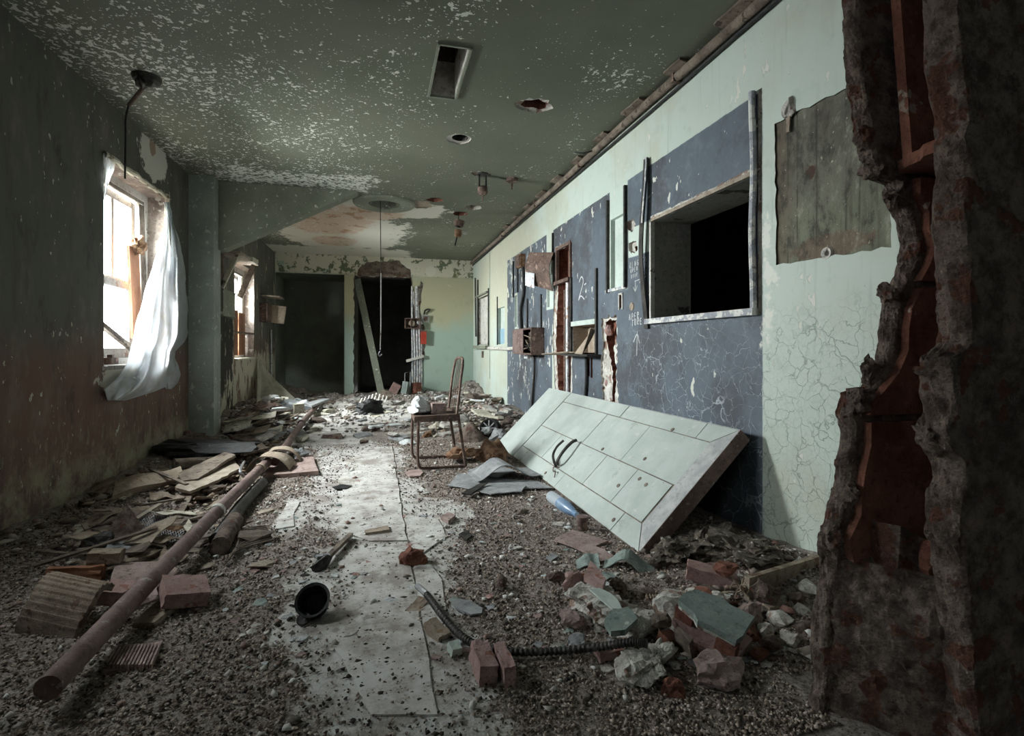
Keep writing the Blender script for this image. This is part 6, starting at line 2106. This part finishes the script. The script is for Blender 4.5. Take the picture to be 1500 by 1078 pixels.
def scatter(name, label, cat, n, seed, region, size, mats, grp, flat=.35, cond=None):
    r_ = random.Random(seed)
    made = 0
    while made < n:
        u, v = r_.uniform(region[0], region[2]), r_.uniform(region[1], region[3])
        p = onfloor(u, v)
        if not (-1.75 < p.x < 1.78 and 1.3 < p.y < 10.1) or (p.x > 1.1 and p.y < 1.3):
            continue
        if 1.1 < p.x and 2.15 < p.y < 5.2:
            continue
        s = r_.uniform(*size)
        k = r_.random()
        h = s * flat
        if k < .5:
            b_ = MB().rock((p.x, p.y, p.z + h * .25), (s * r_.uniform(.8, 1.6), s, h), r_.randint(0, 9999), (r_.uniform(-.2, .2), r_.uniform(-.2, .2), r_.uniform(0, 6)), 1, .4)
        else:
            pts = [(p.x + s * .6 * r_.uniform(.5, 1) * math.cos(a_), p.y + s * .6 * r_.uniform(.5, 1) * math.sin(a_), p.z + .003) for a_ in sorted(r_.uniform(0, 6.28) for _ in range(6))]
            b_ = MB().prism(pts, (s * .06, s * .05, h * .35))
        mt_ = r_.choice(mats)
        one(name, b_, M[mt_], label.replace('{c}', TONE.get(mt_, 'grey')), cat, grp)
        made += 1


scatter('plaster_chip', 'small white plaster chip lying on the gravel', 'chip', 120, 1, (330, 690, 1180, 980), (.018, .045), ['plaster', 'chalk'], 'white chips on the gravel')
scatter('clay_shard', 'small {c} clay shard lying on the gravel', 'shard', 60, 2, (330, 690, 1180, 980), (.018, .045), ['pink_dust', 'pink'], 'clay shards on the gravel')
scatter('paint_flake', 'small {c} paint flake lying on the gravel', 'flake', 60, 3, (330, 680, 1180, 980), (.018, .05), ['greyplate', 'green_scrap'], 'paint flakes on the gravel', .2)
scatter('dark_chip', 'small {c} chip lying on the floor', 'chip', 50, 4, (330, 660, 1100, 980), (.012, .032), ['dark_metal', 'wood_grey'], 'dark chips on the floor')
scatter('debris_board', 'small {c} board piece in the debris along the window wall', 'board', 70, 5, (110, 640, 400, 840), (.05, .16), ['wood_grey', 'buff', 'tan', 'wood_pale'], 'board pieces along the window wall', .25)
scatter('far_slab', 'broken {c} slab in the rubble at the far end', 'slab', 110, 6, (330, 576, 740, 650), (.10, .28), ['plaster', 'cream', 'greyplate', 'plaster_grey', 'chalk', 'wood_grey'], 'plaster slabs at the far end', .35)
scatter('wall_foot_slab', 'broken {c} slab banked below the painted wall behind the chair', 'slab', 30, 7, (655, 582, 750, 640), (.08, .22), ['cream', 'plaster', 'plaster_grey', 'wood_grey', 'buff'], 'slabs below the painted wall', .4)

# brick building across the yard, glimpsed through the windows
bb = MB().box((-8.5, 5, 1.5), (.3, 16, 5))
g = G('outside_brick')
br_ = g.nt.nodes.new('ShaderNodeTexBrick')
br_.inputs['Scale'].default_value = 4.0
br_.inputs['Color1'].default_value = (.48, .30, .24, 1)
br_.inputs['Color2'].default_value = (.40, .24, .19, 1)
br_.inputs['Mortar'].default_value = (.6, .58, .55, 1)
g.nt.links.new(g.vec(1, 1, 1), br_.inputs['Vector'])
M['outbrick'] = g.out(br_.outputs['Color'], .9)
one('brick_building', bb, M['outbrick'], 'brick building across the yard outside the windows', 'building')
struct('ground', MB().box((-7, 4, -.35), (9.6, 30, .1)), M['heap'])

# ------------------------------------------------------------------ settle the loose debris: nothing lies inside its neighbour
from mathutils.bvhtree import BVHTree
bpy.context.view_layer.update()
FIXED = {'fallen_door', 'metal_chair', 'long_pipe', 'far_pipe', 'under_pipe', 'pale_sleeve', 'foam_cushion', 'plaster_beam', 'mint_skin', 'painted_block', 'flexible_conduit',
         'skirting_plank', 'splinter_tuft', 'clay_flue_tile', 'plastic_sheet', 'plastic_curtain', 'wire_mesh', 'straw_wad', 'brick_building', 'white_bag', 'seat_block',
         'conduit_bundle', 'drop_conduit', 'niche_conduit', 'leaning_timber', 'peeling_panel', 'insulation_lump', 'humped_sheet', 'cardboard_wrap', 'brown_netting',
         'chase_conduit', 'thin_chase_conduit', 'corner_conduit', 'charred_grate', 'white_comb'}
LAST = {'plaster_chip', 'clay_shard', 'paint_flake', 'dark_chip', 'far_slab', 'debris_board', 'torn_skin', 'broken_lath', 'wall_foot_slab', 'twig_clump', 'paint_slab', 'plaster_lump', 'rubble_lump'}


def world_mesh(o):
    vs_, fs_ = [], []
    for q_ in [o] + list(o.children_recursive):
        if q_.type != 'MESH':
            continue
        k_ = len(vs_)
        mw = q_.matrix_world
        vs_ += [mw @ x.co for x in q_.data.vertices]
        fs_ += [tuple(k_ + i for i in p_.vertices) for p_ in q_.data.polygons]
    return vs_, fs_


def bounds(vs_):
    a_ = np.array([tuple(x) for x in vs_])
    return a_.min(0), a_.max(0)


placed, loose = [], []
for o in list(COL.objects):
    if o.parent is not None or o.type not in ('MESH', 'EMPTY') or o.get('kind') == 'stuff' or o.name in ('floor', 'ground', 'ceiling'):
        continue
    vs_, fs_ = world_mesh(o)
    if not vs_:
        continue
    lo_, hi_ = bounds(vs_)
    base = o.name.split('.')[0]
    if o.get('kind') == 'structure' or base in FIXED or lo_[2] > .40 or o.name.startswith('window'):
        if lo_[2] < .8:
            placed.append((o, BVHTree.FromPolygons(vs_, fs_), lo_, hi_))
    else:
        loose.append((base in LAST, -float(np.prod(hi_ - lo_)), o, vs_, fs_, lo_, hi_))
loose.sort(key=lambda t: (t[0], t[1]))
RINGS = [(0.0, 0.0)] + [(r_ * math.cos(t_), r_ * math.sin(t_)) for r_ in (.012, .025, .04, .06, .085, .115, .15, .18, .24, .32) for t_ in np.linspace(0, 2 * math.pi, 10, endpoint=False)]
CAND = sorted([(math.hypot(dx, dy) + 1.3 * dz, dx, dy, dz) for dx, dy in RINGS for dz in (0.0, .008, .016, .026, .04, .06)])
PLO = np.array([p_[2] for p_ in placed] + [[9e9] * 3] * len(loose))
PHI = np.array([p_[3] for p_ in placed] + [[-9e9] * 3] * len(loose))
for late, _, o, vs_, fs_, lo_, hi_ in loose:
    reach = ((.09 if o.name.startswith('rubble') else .2) if lo_[1] < 3.2 else .33) if late else (.04 if lo_[1] < 3.2 else (.075 if lo_[1] < 6 else .18))
    pad = np.array((reach, reach, .07))
    hood = [placed[i] for i in np.nonzero(np.all((PLO <= hi_ + pad) & (PHI >= lo_ - pad), axis=1))[0]]
    hl = np.array([p_[2] for p_ in hood]).reshape(-1, 3)
    hh_ = np.array([p_[3] for p_ in hood]).reshape(-1, 3)
    best = None
    for cost, dx, dy, dz in CAND:
        if math.hypot(dx, dy) > reach:
            continue
        d_ = np.array((dx, dy, dz))
        near = np.nonzero(np.all((hl <= hi_ + d_) & (hh_ >= lo_ + d_), axis=1))[0]
        if len(near) == 0:
            best = d_
            break
        sh_ = V3((dx, dy, dz))
        t_ = BVHTree.FromPolygons([x + sh_ for x in vs_], fs_)
        if not any(t_.overlap(hood[i][1]) for i in near):
            best = d_
            break
    if best is None:
        best = np.zeros(3)
    if best[2] > 0:
        best[2] -= .003                      # rest on what it lies on
    sh_ = V3(best)
    o.location = o.location + sh_
    PLO[len(placed)], PHI[len(placed)] = lo_ + best, hi_ + best
    placed.append((o, BVHTree.FromPolygons([x + sh_ for x in vs_], fs_), lo_ + best, hi_ + best))
bpy.context.view_layer.update()

# stones that would stick through a fallen thing are taken out
av, af = [], []
for o in COL.objects:
    if o.parent is None and o.get('kind') not in ('stuff', 'structure') and o.type in ('MESH', 'EMPTY') and o.name.split('.')[0] not in ('brick_building', 'plastic_curtain'):
        vs_, fs_ = world_mesh(o)
        if vs_ and bounds(vs_)[0][2] < .25:
            k_ = len(av)
            av += vs_
            af += [tuple(k_ + i for i in f_) for f_ in fs_]
allb = BVHTree.FromPolygons(av, af)
UP = V3((0, 0, 1))
for o, v, tone_, tri in STONES:
    cen = v.mean(1)
    top_ = v[:, :, 2].max(1)
    keep = np.ones(len(v), bool)
    for i in range(len(v)):
        c_ = cen[i]
        hit = allb.ray_cast(V3((c_[0], c_[1], c_[2] - .004)), UP, top_[i] - c_[2] + .010)
        if hit[0] is not None:
            keep[i] = False
    v, tone_ = v[keep], tone_[keep]
    n = len(v)
    f = (tri[None] + (np.arange(n) * 6)[:, None, None]).reshape(-1, 3)
    old = o.data
    m = bpy.data.meshes.new(old.name)
    m.vertices.add(n * 6)
    m.vertices.foreach_set('co', v.reshape(-1).astype(np.float32))
    m.loops.add(f.size)
    m.loops.foreach_set('vertex_index', f.reshape(-1).astype(np.int32))
    m.polygons.add(len(f))
    m.polygons.foreach_set('loop_start', np.arange(0, f.size, 3, dtype=np.int32))
    m.update(calc_edges=True)
    m.validate()
    at_ = m.attributes.new('tone', 'FLOAT', 'POINT')
    at_.data.foreach_set('value', tone_.reshape(-1).astype(np.float32))
    m.materials.append(old.materials[0])
    o.data = m
    bpy.data.meshes.remove(old)

for o in bpy.data.objects:
    if '_loc' in o:
        del o['_loc']
